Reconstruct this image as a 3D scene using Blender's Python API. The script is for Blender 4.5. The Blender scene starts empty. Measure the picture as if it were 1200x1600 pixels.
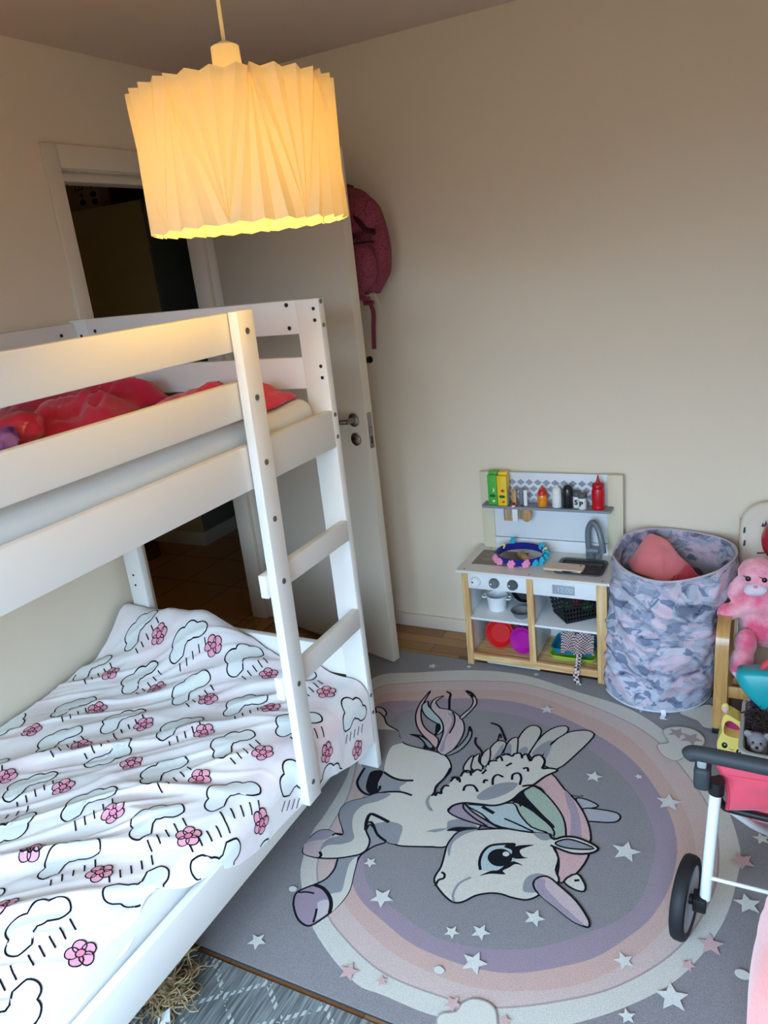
import bpy, bmesh, math, random
from mathutils import Vector, Matrix, noise
from mathutils.geometry import tessellate_polygon
random.seed(7)
SC = bpy.context.scene
COL = SC.collection
PI = math.pi

# ---------------------------------------------------------------- camera, light, exposure
def lin(c):
    return tuple(((v/255)/12.92 if v/255 <= .04045 else ((v/255+.055)/1.055)**2.4) for v in c)

cam_d = bpy.data.cameras.new('camera'); cam = bpy.data.objects.new('camera', cam_d); COL.objects.link(cam)
cam_d.sensor_fit = 'VERTICAL'; cam_d.sensor_height = 36.0; cam_d.lens = 36.0*1179.2/1600.0; cam_d.clip_start = .02
_y, _p, _r = -5.02053292e-01, -3.16811588e-01, -1.11424027e-01
_d = Vector((math.sin(_y)*math.cos(_p), math.cos(_y)*math.cos(_p), math.sin(_p)))
_rt = Vector((math.cos(_y), -math.sin(_y), 0)); _up = _rt.cross(_d)
_X = _rt*math.cos(_r) + _up*math.sin(_r); _Y = -_rt*math.sin(_r) + _up*math.cos(_r)
cam.matrix_world = Matrix(((_X.x, _Y.x, -_d.x, 0), (_X.y, _Y.y, -_d.y, 0), (_X.z, _Y.z, -_d.z, 1.6), (0, 0, 0, 1)))
SC.camera = cam
SC.view_settings.view_transform = 'Standard'; SC.view_settings.look = 'None'; SC.view_settings.gamma = 1.0
SC.view_settings.use_curve_mapping = False
SC.view_settings.exposure = 0.17

# overcast daylight: bright sky above the horizon, dimmer ground below it; it comes in through window_1
world = bpy.data.worlds.new('sky'); SC.world = world; world.use_nodes = True
wn = world.node_tree.nodes; wl = world.node_tree.links; wn.clear()
w_o = wn.new('ShaderNodeOutputWorld'); w_b = wn.new('ShaderNodeBackground')
w_t = wn.new('ShaderNodeTexCoord'); w_s = wn.new('ShaderNodeSeparateXYZ'); w_r = wn.new('ShaderNodeValToRGB'); w_m = wn.new('ShaderNodeMapRange')
w_m.inputs['From Min'].default_value = -1; w_m.inputs['From Max'].default_value = 1
wl.new(w_t.outputs['Generated'], w_s.inputs[0]); wl.new(w_s.outputs['Z'], w_m.inputs['Value']); wl.new(w_m.outputs[0], w_r.inputs[0])
wl.new(w_r.outputs[0], w_b.inputs[0]); wl.new(w_b.outputs[0], w_o.inputs[0])
cr = w_r.color_ramp; cr.elements[0].position = .48; cr.elements[0].color = (.06, .036, .02, 1)
cr.elements[1].position = .55; cr.elements[1].color = (.50, .74, 1.0, 1)
cr.elements.new(.75).color = (1.0, 1.46, 1.95, 1)
w_b.inputs['Strength'].default_value = 11.5
WIN = (-1.55, 0.45, 0.42, 2.02)          # window opening in the wall behind the camera: x0 x1 z0 z1
BACK_Y = -0.62
pl = bpy.data.lights.new('window_daylight', 'AREA'); pl.shape = 'RECTANGLE'; pl.size = WIN[1]-WIN[0]; pl.size_y = WIN[3]-WIN[2]
pl.cycles.is_portal = True
plo = bpy.data.objects.new('window_daylight', pl); COL.objects.link(plo)
plo.location = ((WIN[0]+WIN[1])/2, BACK_Y-.21, (WIN[2]+WIN[3])/2); plo.rotation_euler = (PI/2, 0, 0)   # faces +Y, into the room
HALL_FILL_E = 5.0  # glow of the added, unseen fill light in the hallway
LAMP_E = 70.0                            # glow of the bulb in the pendant lamp
LAMP_POS = (-.906, 1.257, 1.81)

# ---------------------------------------------------------------- materials
MATS = {}
def mat(name, rgb, rough=.55, spec=.4, metal=0., nscale=0., namt=0., bump=0., bscale=200., sheen=0., rgb2=None, trans=0., alpha=1., coat=0., emit=0., stretch=None, distort=0., lo=.35, hi=.65):
    if name in MATS: return MATS[name]
    m = bpy.data.materials.new(name); m.use_nodes = True
    nt = m.node_tree; b = nt.nodes['Principled BSDF']
    c = lin(rgb)
    b.inputs['Base Color'].default_value = (*c, 1); b.inputs['Roughness'].default_value = rough
    b.inputs['Specular IOR Level'].default_value = spec; b.inputs['Metallic'].default_value = metal
    b.inputs['Sheen Weight'].default_value = sheen; b.inputs['Coat Weight'].default_value = coat
    b.inputs['Transmission Weight'].default_value = trans; b.inputs['Alpha'].default_value = alpha
    if emit: b.inputs['Emission Color'].default_value = (*c, 1); b.inputs['Emission Strength'].default_value = emit
    tc = None
    def coord():
        t = nt.nodes.new('ShaderNodeTexCoord'); mp = nt.nodes.new('ShaderNodeMapping')
        if stretch: mp.inputs['Scale'].default_value = stretch
        nt.links.new(t.outputs['Object'], mp.inputs[0]); return mp.outputs[0]
    if nscale:
        tc = coord(); n = nt.nodes.new('ShaderNodeTexNoise'); n.inputs['Scale'].default_value = nscale; n.inputs['Detail'].default_value = 4
        n.inputs['Distortion'].default_value = distort
        nt.links.new(tc, n.inputs['Vector'])
        r = nt.nodes.new('ShaderNodeValToRGB'); c2 = lin(rgb2) if rgb2 else tuple(v*(1-namt) for v in c)
        r.color_ramp.elements[0].position = lo; r.color_ramp.elements[0].color = (*c2, 1)
        r.color_ramp.elements[1].position = hi; r.color_ramp.elements[1].color = (*c, 1)
        nt.links.new(n.outputs['Fac'], r.inputs[0]); nt.links.new(r.outputs[0], b.inputs['Base Color'])
    if bump:
        tb = tc or coord(); n2 = nt.nodes.new('ShaderNodeTexNoise'); n2.inputs['Scale'].default_value = bscale; n2.inputs['Detail'].default_value = 3
        nt.links.new(tb, n2.inputs['Vector'])
        bp = nt.nodes.new('ShaderNodeBump'); bp.inputs['Strength'].default_value = bump; bp.inputs['Distance'].default_value = .004
        nt.links.new(n2.outputs['Fac'], bp.inputs['Height']); nt.links.new(bp.outputs[0], b.inputs['Normal'])
    MATS[name] = m; return m

WALL = mat('wall_paint', (237, 222, 200), .9, .2, bump=.06, bscale=300)
CEIL = mat('ceiling_paint', (222, 202, 182), .95, .1)
TRIM = mat('trim_paint', (230, 217, 200), .5, .4)
DOORM = mat('door_paint', (222, 209, 190), .5, .35)
BEDW = mat('bed_white', (240, 238, 234), .42, .45, bump=.03, bscale=90, stretch=(1, .12, 1))
STEEL = mat('steel', (150, 145, 138), .32, .5, 1.)
DARKST = mat('dark_steel', (70, 68, 66), .45, .5, 1.)
BLACKP = mat('black_plastic', (22, 23, 25), .45, .5)
CHARP = mat('charcoal_foam', (52, 56, 60), .6, .4)
WHITEP = mat('white_plastic', (235, 235, 232), .4, .5)
GREYP = mat('grey_plastic', (120, 123, 126), .45, .5)
SHEET = mat('white_sheet', (232, 232, 228), .9, .1, bump=.15, bscale=500, sheen=.2)

# ---------------------------------------------------------------- mesh helpers
def nb(): return bmesh.new()
def box(bm, x0, x1, y0, y1, z0, z1, bev=0., mi=0, M=None, seg=2):
    g = bmesh.ops.create_cube(bm, size=1)
    vs = g['verts']
    bmesh.ops.scale(bm, vec=(x1-x0, y1-y0, z1-z0), verts=vs)
    bmesh.ops.translate(bm, vec=((x0+x1)/2, (y0+y1)/2, (z0+z1)/2), verts=vs)
    fs = list({f for v in vs for f in v.link_faces})
    for f in fs: f.material_index = mi
    if bev:
        es = list({e for v in vs for e in v.link_edges})
        r = bmesh.ops.bevel(bm, geom=es, offset=bev, segments=seg, affect='EDGES', profile=.5)
        vs = list({v for f in r['faces'] for v in f.verts} | {v for v in vs if v.is_valid})
    vs = [v for v in vs if v.is_valid]
    # collect every vertex of this island
    seen = set(vs); st = list(vs)
    while st:
        v = st.pop()
        for e in v.link_edges:
            o = e.other_vert(v)
            if o not in seen: seen.add(o); st.append(o)
    for v in seen:
        for f in v.link_faces: f.material_index = mi
    if M is not None: bmesh.ops.transform(bm, matrix=M, verts=list(seen))
    return list(seen)
def frame_of(d):
    d = d.normalized(); a = Vector((0, 0, 1)) if abs(d.z) < .9 else Vector((1, 0, 0))
    u = d.cross(a).normalized(); return u, d.cross(u).normalized()
def tube(bm, pts, r, n=10, mi=0, cap=True, closed=False, flat=None):
    """swept round tube; r a number or a list; flat=(a,b) squashes the section"""
    P = [Vector(p) for p in pts]; N = len(P); rings = []
    u = None
    for i, p in enumerate(P):
        if closed: d = P[(i+1) % N]-P[i-1]
        else: d = P[min(i+1, N-1)]-P[max(i-1, 0)]
        if d.length < 1e-9: d = Vector((0, 0, 1))
        d.normalize()
        if u is None: u, w = frame_of(d)
        else:
            u = (u-d*u.dot(d)).normalized(); w = d.cross(u)
        rr = r[i] if isinstance(r, (list, tuple)) else r
        fa, fb = flat or (1, 1)
        rings.append([bm.verts.new(p+u*math.cos(2*PI*k/n)*rr*fa+w*math.sin(2*PI*k/n)*rr*fb) for k in range(n)])
    for i in range(N if closed else N-1):
        a, b = rings[i], rings[(i+1) % N]
        for k in range(n):
            f = bm.faces.new((a[k], a[(k+1) % n], b[(k+1) % n], b[k])); f.material_index = mi; f.smooth = True
    if cap and not closed:
        f = bm.faces.new(rings[0][::-1]); f.material_index = mi
        f = bm.faces.new(rings[-1]); f.material_index = mi
    return [v for q in rings for v in q]
def ribbon_bar(bm, pts, w, t, side, mi=0):
    """bar with rectangular section swept along pts; side = width direction (kept)"""
    P = [Vector(p) for p in pts]; N = len(P); S = Vector(side).normalized(); rings = []
    for i, p in enumerate(P):
        d = (P[min(i+1, N-1)]-P[max(i-1, 0)]).normalized(); nrm = d.cross(S).normalized()
        rings.append([bm.verts.new(p+S*a*w/2+nrm*b*t/2) for a, b in ((-1, -1), (1, -1), (1, 1), (-1, 1))])
    for i in range(N-1):
        a, b = rings[i], rings[i+1]
        for k in range(4):
            f = bm.faces.new((a[k], a[(k+1) % 4], b[(k+1) % 4], b[k])); f.material_index = mi; f.smooth = True
    bm.faces.new(rings[0][::-1]).material_index = mi; bm.faces.new(rings[-1]).material_index = mi
def lathe(bm, prof, c=(0, 0, 0), n=32, mi=0, M=None, sx=1, sy=1):
    """prof: list of (r, z), from bottom to top"""
    rings = []; vs = []
    for r, z in prof:
        if r < 1e-6: v = bm.verts.new((c[0], c[1], c[2]+z)); rings.append([v]); vs.append(v)
        else:
            q = [bm.verts.new((c[0]+r*sx*math.cos(2*PI*k/n), c[1]+r*sy*math.sin(2*PI*k/n), c[2]+z)) for k in range(n)]
            rings.append(q); vs += q
    for a, b in zip(rings, rings[1:]):
        for k in range(n):
            if len(a) == 1 and len(b) == 1: continue
            if len(a) == 1: f = bm.faces.new((a[0], b[(k+1) % n], b[k]))
            elif len(b) == 1: f = bm.faces.new((a[k], a[(k+1) % n], b[0]))
            else: f = bm.faces.new((a[k], a[(k+1) % n], b[(k+1) % n], b[k]))
            f.material_index = mi; f.smooth = True
    if M is not None: bmesh.ops.transform(bm, matrix=M, verts=vs)
    return vs
def cyl(bm, p0, p1, r, n=20, mi=0, r2=None): return tube(bm, [p0, p1], [r, r if r2 is None else r2], n, mi)
def ellipsoid(bm, c, r, mi=0, n=24, M=None, nz=0., nf=6.):
    g = bmesh.ops.create_uvsphere(bm, u_segments=n, v_segments=max(8, n*2//3), radius=1)
    vs = g['verts']
    for v in vs:
        k = 1+(nz*noise.noise(Vector(v.co)*nf*.5+Vector(c)*7) if nz else 0)
        v.co = Vector((v.co.x*r[0]*k, v.co.y*r[1]*k, v.co.z*r[2]*k))
    for f in {f for v in vs for f in v.link_faces}: f.material_index = mi; f.smooth = True
    T = Matrix.Translation(Vector(c))
    bmesh.ops.transform(bm, matrix=T @ M if M is not None else T, verts=vs)
    return vs
def poly3(bm, pts, nrm_up=True, mi=0):
    """triangulated filled outline (3-D points, roughly planar)"""
    P = [Vector(p) for p in pts]
    vs = [bm.verts.new(p) for p in P]
    for t in tessellate_polygon([P]):
        try: f = bm.faces.new([vs[i] for i in t]); f.material_index = mi
        except ValueError: pass
    return vs
def prism(bm, pts2, z0, z1, M=None, mi=0, bev=0.):
    """outline in local xy extruded from z0 to z1"""
    n = len(pts2)
    a = [bm.verts.new((x, y, z0)) for x, y in pts2]; b = [bm.verts.new((x, y, z1)) for x, y in pts2]
    fs = []
    for i in range(n): fs.append(bm.faces.new((a[i], a[(i+1) % n], b[(i+1) % n], b[i])))
    T = tessellate_polygon([[Vector((x, y, 0)) for x, y in pts2]])
    for t in T:
        fs.append(bm.faces.new([b[i] for i in t])); fs.append(bm.faces.new([a[i] for i in reversed(t)]))
    for f in fs: f.material_index = mi
    if M is not None: bmesh.ops.transform(bm, matrix=M, verts=a+b)
    return a+b
def grid(bm, F, nu, nv, mi=0, closed_u=False):
    V = [[bm.verts.new(F(i/(nu if closed_u else nu-1), j/(nv-1))) for j in range(nv)] for i in range(nu)]
    for i in range(nu if closed_u else nu-1):
        for j in range(nv-1):
            i2 = (i+1) % nu
            f = bm.faces.new((V[i][j], V[i2][j], V[i2][j+1], V[i][j+1])); f.material_index = mi; f.smooth = True
    return V
def rrect(w, h, r, n=5):
    o = []
    for cx, cy, a0 in ((w/2-r, h/2-r, 0), (-w/2+r, h/2-r, 90), (-w/2+r, -h/2+r, 180), (w/2-r, -h/2+r, 270)):
        for k in range(n+1):
            a = math.radians(a0+90*k/n); o.append((cx+r*math.cos(a), cy+r*math.sin(a)))
    return o
def catmull(P, per=5, closed=False):
    P = [Vector(p) for p in P]; N = len(P); o = []
    rng = range(N if closed else N-1)
    for i in rng:
        if closed: a, b, c, d = P[i-1], P[i], P[(i+1) % N], P[(i+2) % N]
        else: a, b, c, d = P[max(i-1, 0)], P[i], P[i+1], P[min(i+2, N-1)]
        for k in range(per):
            t = k/per
            o.append(.5*((2*b)+(c-a)*t+(2*a-5*b+4*c-d)*t*t+(3*b-a-3*c+d)*t**3))
    if not closed: o.append(P[-1])
    return o

USED = {}
def obj(name, bm, mats, parent=None, loc=(0, 0, 0), sharp=40, solid=0., label=None):
    """one mesh object; its vertices are given in world space, its origin goes to loc (or to its parent's)"""
    me = bpy.data.meshes.new(name)
    if parent is not None:
        r = parent
        while r.parent: r = r.parent
        loc = r.location
    L = Vector(loc)
    for v in bm.verts: v.co -= L
    bmesh.ops.recalc_face_normals(bm, faces=bm.faces[:]) if sharp is not None else None
    bm.to_mesh(me); bm.free()
    for m in (mats if isinstance(mats, (list, tuple)) else [mats]): me.materials.append(m)
    if sharp:
        for p in me.polygons: p.use_smooth = True
        me.set_sharp_from_angle(angle=math.radians(sharp))
    o = bpy.data.objects.new(name, me); COL.objects.link(o)
    if parent is not None: o.parent = parent
    else: o.location = L
    if solid:
        s = o.modifiers.new('thickness', 'SOLIDIFY'); s.thickness = solid; s.offset = 0
    if label: o['label'] = label
    return o
def thing(name, label, cat, loc=(0, 0, 0), group=None):
    o = bpy.data.objects.new(name, None); COL.objects.link(o); o.location = loc; o.empty_display_size = .05
    o['label'] = label; o['category'] = cat
    if group: o['group'] = group
    return o
def tag(o, label, cat, group=None):
    o['label'] = label; o['category'] = cat
    if group: o['group'] = group
    return o
def struct(o): o['kind'] = 'structure'; return o
def sbox(name, x0, x1, y0, y1, z0, z1, m, bev=0.):
    b = nb(); box(b, x0, x1, y0, y1, z0, z1, bev); return struct(obj(name, b, m))
def part(name, parent, m, x0, x1, y0, y1, z0, z1, bev=.002, label=None):
    b = nb(); box(b, x0, x1, y0, y1, z0, z1, bev); return obj(name, b, m, parent, label=label)

# ---------------------------------------------------------------- the room
XW, YW, XR, ZC = -2.137, 2.81, 0.95, 2.37
OAK = mat('oak_parquet', (176, 128, 78), .5, .4, nscale=5, rgb2=(118, 78, 42), stretch=(1.2, 9, 1), bump=.05, bscale=60)
def parquet():
    m = bpy.data.materials.new('oak_strip_floor'); m.use_nodes = True; nt = m.node_tree; b = nt.nodes['Principled BSDF']
    t = nt.nodes.new('ShaderNodeTexCoord'); br = nt.nodes.new('ShaderNodeTexBrick'); br.offset = .37
    br.inputs['Scale'].default_value = 1; br.inputs['Brick Width'].default_value = .38; br.inputs['Row Height'].default_value = .065
    br.inputs['Mortar Size'].default_value = .0012; br.inputs['Color1'].default_value = (*lin((196, 146, 92)), 1); br.inputs['Color2'].default_value = (*lin((138, 92, 52)), 1)
    br.inputs['Mortar'].default_value = (*lin((70, 45, 26)), 1)
    mp = nt.nodes.new('ShaderNodeMapping'); mp.inputs['Rotation'].default_value = (0, 0, .0)
    nt.links.new(t.outputs['Object'], mp.inputs[0]); nt.links.new(mp.outputs[0], br.inputs['Vector'])
    n = nt.nodes.new('ShaderNodeTexNoise'); n.inputs['Scale'].default_value = 14; mp2 = nt.nodes.new('ShaderNodeMapping'); mp2.inputs['Scale'].default_value = (.6, 7, 1)
    nt.links.new(t.outputs['Object'], mp2.inputs[0]); nt.links.new(mp2.outputs[0], n.inputs['Vector'])
    mx = nt.nodes.new('ShaderNodeMix'); mx.data_type = 'RGBA'; mx.blend_type = 'MULTIPLY'; mx.inputs[0].default_value = .5
    nt.links.new(br.outputs['Color'], mx.inputs[6]); nt.links.new(n.outputs['Color'], mx.inputs[7]); nt.links.new(mx.outputs[2], b.inputs['Base Color'])
    b.inputs['Roughness'].default_value = .45
    return m
PARQ = parquet()
sbox('floor', XW-.11, XR, BACK_Y, YW, -.1, 0, PARQ)
sbox('ceiling', XW-.12, XR+.15, BACK_Y-.2, YW+.15, ZC, ZC+.1, CEIL)
sbox('wall_far', XW-.12, XR+.15, YW, YW+.15, -.1, ZC, WALL)
sbox('wall_right', XR, XR+.15, BACK_Y-.2, YW, -.1, ZC, WALL)
DY0, DY1, DZ = 1.95, 2.69, 2.005          # door opening in the left wall
b = nb(); box(b, XW-.12, XW, BACK_Y-.2, DY0-.02, -.1, ZC); box(b, XW-.12, XW, DY0-.02, DY1+.02, DZ+.02, ZC); box(b, XW-.12, XW, DY1+.02, YW, -.1, ZC)
struct(obj('wall_left', b, WALL))
b = nb()
box(b, XW, XR, BACK_Y-.2, BACK_Y, -.1, WIN[2]); box(b, XW, XR, BACK_Y-.2, BACK_Y, WIN[3], ZC)
box(b, XW, WIN[0], BACK_Y-.2, BACK_Y, WIN[2], WIN[3]); box(b, WIN[1], XR, BACK_Y-.2, BACK_Y, WIN[2], WIN[3])
struct(obj('wall_back', b, WALL))
# window behind the camera: frame and pane
wroot = bpy.data.objects.new('window_1', None); COL.objects.link(wroot); wroot.location = ((WIN[0]+WIN[1])/2, BACK_Y-.1, WIN[2]); struct(wroot)
b = nb()
for x0, x1, z0, z1 in ((WIN[0], WIN[1], WIN[2], WIN[2]+.05), (WIN[0], WIN[1], WIN[3]-.05, WIN[3]), (WIN[0], WIN[0]+.05, WIN[2], WIN[3]), (WIN[1]-.05, WIN[1], WIN[2], WIN[3]), (-.53, -.47, WIN[2], WIN[3])):
    box(b, x0, x1, BACK_Y-.15, BACK_Y-.09, z0, z1, .004)
obj('window_frame', b, TRIM, wroot)
gm = bpy.data.materials.new('pane_glass'); gm.use_nodes = True; gt = gm.node_tree; gt.nodes.clear()
go = gt.nodes.new('ShaderNodeOutputMaterial'); gtr = gt.nodes.new('ShaderNodeBsdfTransparent'); ggl = gt.nodes.new('ShaderNodeBsdfGlossy'); gmx = gt.nodes.new('ShaderNodeMixShader')
ggl.inputs['Roughness'].default_value = .02; gmx.inputs[0].default_value = .05
gt.links.new(gtr.outputs[0], gmx.inputs[1]); gt.links.new(ggl.outputs[0], gmx.inputs[2]); gt.links.new(gmx.outputs[0], go.inputs[0])
b = nb(); box(b, WIN[0]+.04, WIN[1]-.04, BACK_Y-.124, BACK_Y-.118, WIN[2]+.04, WIN[3]-.04); obj('window_pane', b, gm, wroot)
# baseboards and door trim
sbox('baseboard_far', -2.12, XR, YW-.014, YW, 0, .062, TRIM, .003)
sbox('baseboard_right', XR-.014, XR, BACK_Y, YW-.014, 0, .062, TRIM, .003)
b = nb()
XT = XW+.013
box(b, XW-.001, XT, DY0-.06, DY0, 0, DZ+.075, .003); box(b, XW-.001, XT, DY1, DY1+.06, 0, DZ+.075, .003); box(b, XW-.001, XT, DY0, DY1, DZ, DZ+.075, .003)
struct(obj('trim_1', b, TRIM))
b = nb()                                   # the frame inside the opening, with its rebate
box(b, XW-.125, XW, DY0-.02, DY0+.004, 0, DZ, .002); box(b, XW-.125, XW, DY1-.004, DY1+.02, 0, DZ, .002); box(b, XW-.125, XW, DY0-.02, DY1+.02, DZ-.004, DZ+.02, .002)
box(b, XW-.125, XW-.045, DY0+.004, DY0+.016, 0, DZ-.004, .002); box(b, XW-.125, XW-.045, DY1-.03, DY1-.004, 0, DZ-.004, .002); box(b, XW-.125, XW-.045, DY0+.004, DY1-.004, DZ-.03, DZ-.004, .002)
struct(obj('trim_2', b, TRIM))
sbox('trim_3', XW-.12, XW+.01, DY0, DY1, 0, .012, mat('oak_threshold', (196, 138, 78), .45, .4, nscale=8, rgb2=(160, 104, 56), stretch=(6, 1, 1)), .003)
# hallway beyond the door
def tile_mat():
    m = bpy.data.materials.new('hall_tiles'); m.use_nodes = True; nt = m.node_tree; bb = nt.nodes['Principled BSDF']
    t = nt.nodes.new('ShaderNodeTexCoord'); br = nt.nodes.new('ShaderNodeTexBrick'); br.offset = 0
    br.inputs['Scale'].default_value = 1; br.inputs['Brick Width'].default_value = .33; br.inputs['Row Height'].default_value = .33
    br.inputs['Mortar Size'].default_value = .004; br.inputs['Color1'].default_value = (*lin((190, 142, 84)), 1); br.inputs['Color2'].default_value = (*lin((180, 132, 76)), 1); br.inputs['Mortar'].default_value = (*lin((120, 90, 58)), 1)
    nt.links.new(t.outputs['Object'], br.inputs['Vector']); nt.links.new(br.outputs['Color'], bb.inputs['Base Color']); bb.inputs['Roughness'].default_value = .4
    return m
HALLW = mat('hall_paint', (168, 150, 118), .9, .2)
sbox('floor_hall', -5.2, XW-.11, .6, 5.6, -.1, -.002, tile_mat())
sbox('ceiling_hall', -5.2, XW-.12, .6, 5.6, ZC, ZC+.1, CEIL)
sbox('wall_hall_left', -5.3, -5.2, .6, 5.6, -.1, ZC, HALLW)
sbox('wall_hall_far', -5.2, XW-.12, 5.6, 5.7, -.1, ZC, HALLW)
sbox('wall_hall_near', -5.2, XW-.12, .5, .6, -.1, ZC, HALLW)
sbox('wall_hall_right', XW-.12, XW-.02, YW+.15, 5.6, -.1, ZC, HALLW)
CABM = mat('olive_cabinet', (186, 170, 118), .6, .35); CABD = mat('dark_green_cabinet', (120, 126, 112), .6, .3)
cab = thing('tall_cabinet', 'tall olive-beige cabinet standing in the dark hallway behind the doorway', 'cabinet', (-3.65, 3.9, 0))
part('body', cab, CABM, -4.3, -3.232, 3.467, 4.3, .09, 2.08, .004)
part('plinth', cab, mat('cabinet_plinth', (200, 195, 180), .6), -4.3, -3.222, 3.459, 4.3, 0, .09, .004, label='pale plinth')
for i, (y0, y1) in enumerate(((3.472, 3.88), (3.885, 4.295))):
    d = part('door', cab, CABD, -3.232, -3.216, y0, y1, .10, 2.075, .003, label='dark green door')
    b = nb(); hy = y1-.035 if i == 0 else y0+.035; cyl(b, (-3.206, hy, .95), (-3.206, hy, 1.1), .005); obj('handle', b, DARKST, d)
PRT = mat('printed_card', (172, 158, 128), .8, .1); INK = mat('brown_ink', (58, 44, 34), .8, .1)
b = nb(); box(b, -3.872, -3.615, 3.55, 3.85, 2.081, 2.29, .003)
def disc2(bm, cx, cz, rx, rz, y, mi=1, n=14):
    poly3(bm, [(cx+rx*math.cos(2*PI*k/n), y, cz+rz*math.sin(2*PI*k/n)) for k in range(n)], mi=mi)
for cx, cz, rx, rz in ((-3.67, 2.245, .024, .016), (-3.66, 2.215, .012, .014), (-3.655, 2.165, .026, .017), (-3.65, 2.125, .026, .017), (-3.75, 2.13, .026, .018)): disc2(b, cx, cz, rx, rz, 3.5485)
for x0, x1, z0, z1 in ((-3.79, -3.73, 2.2, 2.205), (-3.79, -3.73, 2.25, 2.255), (-3.79, -3.785, 2.2, 2.255), (-3.735, -3.73, 2.2, 2.255), (-3.765, -3.755, 2.215, 2.245), (-3.754, -3.748, 2.13, 2.185), (-3.772, -3.73, 2.165, 2.17)): box(b, x0, x1, 3.548, 3.551, z0, z1, 0, 1)
tag(obj('storage_box', b, [PRT, INK], loc=(-3.74, 3.7, 2.081)), 'cream cardboard box printed with brown kitchen tools on top of the hallway cabinet', 'box')
b = nb(); box(b, -3.58, -3.26, 3.6, 4.0, 2.081, 2.24, .01); box(b, -3.59, -3.25, 3.59, 4.01, 2.2, 2.245, .008)
tag(obj('storage_box', b, mat('dark_brown_card', (62, 42, 28), .8, .1), loc=(-3.42, 3.8, 2.081)), 'dark brown lidded box on top of the hallway cabinet', 'box')
b = nb(); box(b, -4.6, -3.42, 3.16, 3.26, 0, .10, .005); tag(obj('wooden_plinth', b, mat('dark_walnut', (92, 62, 36), .6), loc=(-4, 3.2, 0)), 'low dark wooden board lying on the hallway tiles', 'board')

# ---------------------------------------------------------------- door leaf, open into the room
HP = Vector((-2.121, 2.660, 0)); FP = Vector((-1.375, 2.443, 0)); ax = (FP-HP).normalized(); bk = Vector((-ax.y, ax.x, 0))
DM = Matrix(((ax.x, bk.x, 0, HP.x), (ax.y, bk.y, 0, HP.y), (0, 0, 1, 0), (0, 0, 0, 1)))   # local x along leaf, y to its far side
DLEN = (FP-HP).length
door = bpy.data.objects.new('door_1', None); COL.objects.link(door); door.location = HP; struct(door)
b = nb(); box(b, 0, DLEN, 0, .039, .02, 1.99, .002, M=DM); obj('door_leaf', b, DOORM, door)
b = nb(); box(b, DLEN-.002, DLEN+.0025, .0085, .0305, .938, 1.076, .001, M=DM); lp = obj('latch_plate', b, STEEL, door)
b = nb(); box(b, DLEN, DLEN+.008, .013, .025, 1.0, 1.02, .003, M=DM); box(b, DLEN, DLEN+.003, .014, .024, .955, .985, .001, 1, M=DM); obj('latch_bolt', b, [STEEL, DARKST], lp)
for sgn, yy in ((-1, 0), (1, .039)):
    b = nb()
    lx, lz = DLEN-.062, 1.047
    M1 = DM @ Matrix.Translation((lx, yy, lz)) @ Matrix.Rotation(sgn*-PI/2, 4, 'X')
    lathe(b, [(0, -.001), (.026, -.001), (.026, .006), (.022, .009), (.012, .01), (.0105, .012), (.0105, .042), (0, .045)], M=M1)
    pts = [DM @ Vector((lx, yy+sgn*.04, lz)), DM @ Vector((lx-.02, yy+sgn*.048, lz)), DM @ Vector((lx-.06, yy+sgn*.05, lz-.002)), DM @ Vector((lx-.115, yy+sgn*.05, lz-.004)), DM @ Vector((lx-.125, yy+sgn*.046, lz-.004))]
    tube(b, catmull(pts, 5), .0095, 12)
    obj('door_handle', b, STEEL, door)
    b = nb(); M2 = DM @ Matrix.Translation((lx, yy, .972)) @ Matrix.Rotation(sgn*-PI/2, 4, 'X')
    lathe(b, [(0, -.001), (.025, -.001), (.025, .006), (.021, .009), (0, .009)], M=M2)
    lathe(b, [(0, .0091), (.0055, .0091), (0, .0095)], c=(0, .003, 0), M=M2, mi=1, n=12); box(b, -.002, .002, -.01, .002, .0088, .0096, 0, 1, M=M2)
    obj('keyhole_plate', b, [STEEL, BLACKP], door)
for hz in (.22, 1.78):
    b = nb(); cyl(b, DM @ Vector((.002, -.006, hz)), DM @ Vector((.002, -.006, hz+.09)), .0065); obj('hinge', b, STEEL, door)

# ---------------------------------------------------------------- pendant lamp
LX, LY = LAMP_POS[0], LAMP_POS[1]
lamp = thing('pendant_lamp', 'lit ceiling lamp with a pleated white paper drum shade', 'lamp', (LX, LY, ZC))
b = nb(); lathe(b, [(.001, 0), (.045, 0), (.045, -.012), (.03, -.022), (.006, -.03), (.001, -.03)][::-1], c=(LX, LY, ZC)); obj('ceiling_rose', b, WHITEP, lamp)
CREAM = mat('cream_plastic', (240, 232, 205), .5, .4)
b = nb(); tube(b, [(LX, LY, ZC-.028), (LX+.002, LY, 2.2), (LX, LY, 1.995)], .0035, 8); obj('cord', b, CREAM, lamp)
b = nb(); lathe(b, [(0, 2.0), (.008, 2.0), (.025, 1.992), (.027, 1.93), (.020, 1.88), (0, 1.88)][::-1], c=(LX, LY, 0)); obj('socket_cup', b, CREAM, lamp)
b = nb(); lathe(b, [(0, 1.755), (.018, 1.76), (.028, 1.78), (.03, 1.805), (.022, 1.84), (.0135, 1.885), (0, 1.886)], c=(LX, LY, 0), n=20)
bulbm = mat('bulb_glass', (255, 207, 104), .3, .3, emit=LAMP_E); obj('light_bulb', b, bulbm, lamp)
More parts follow.
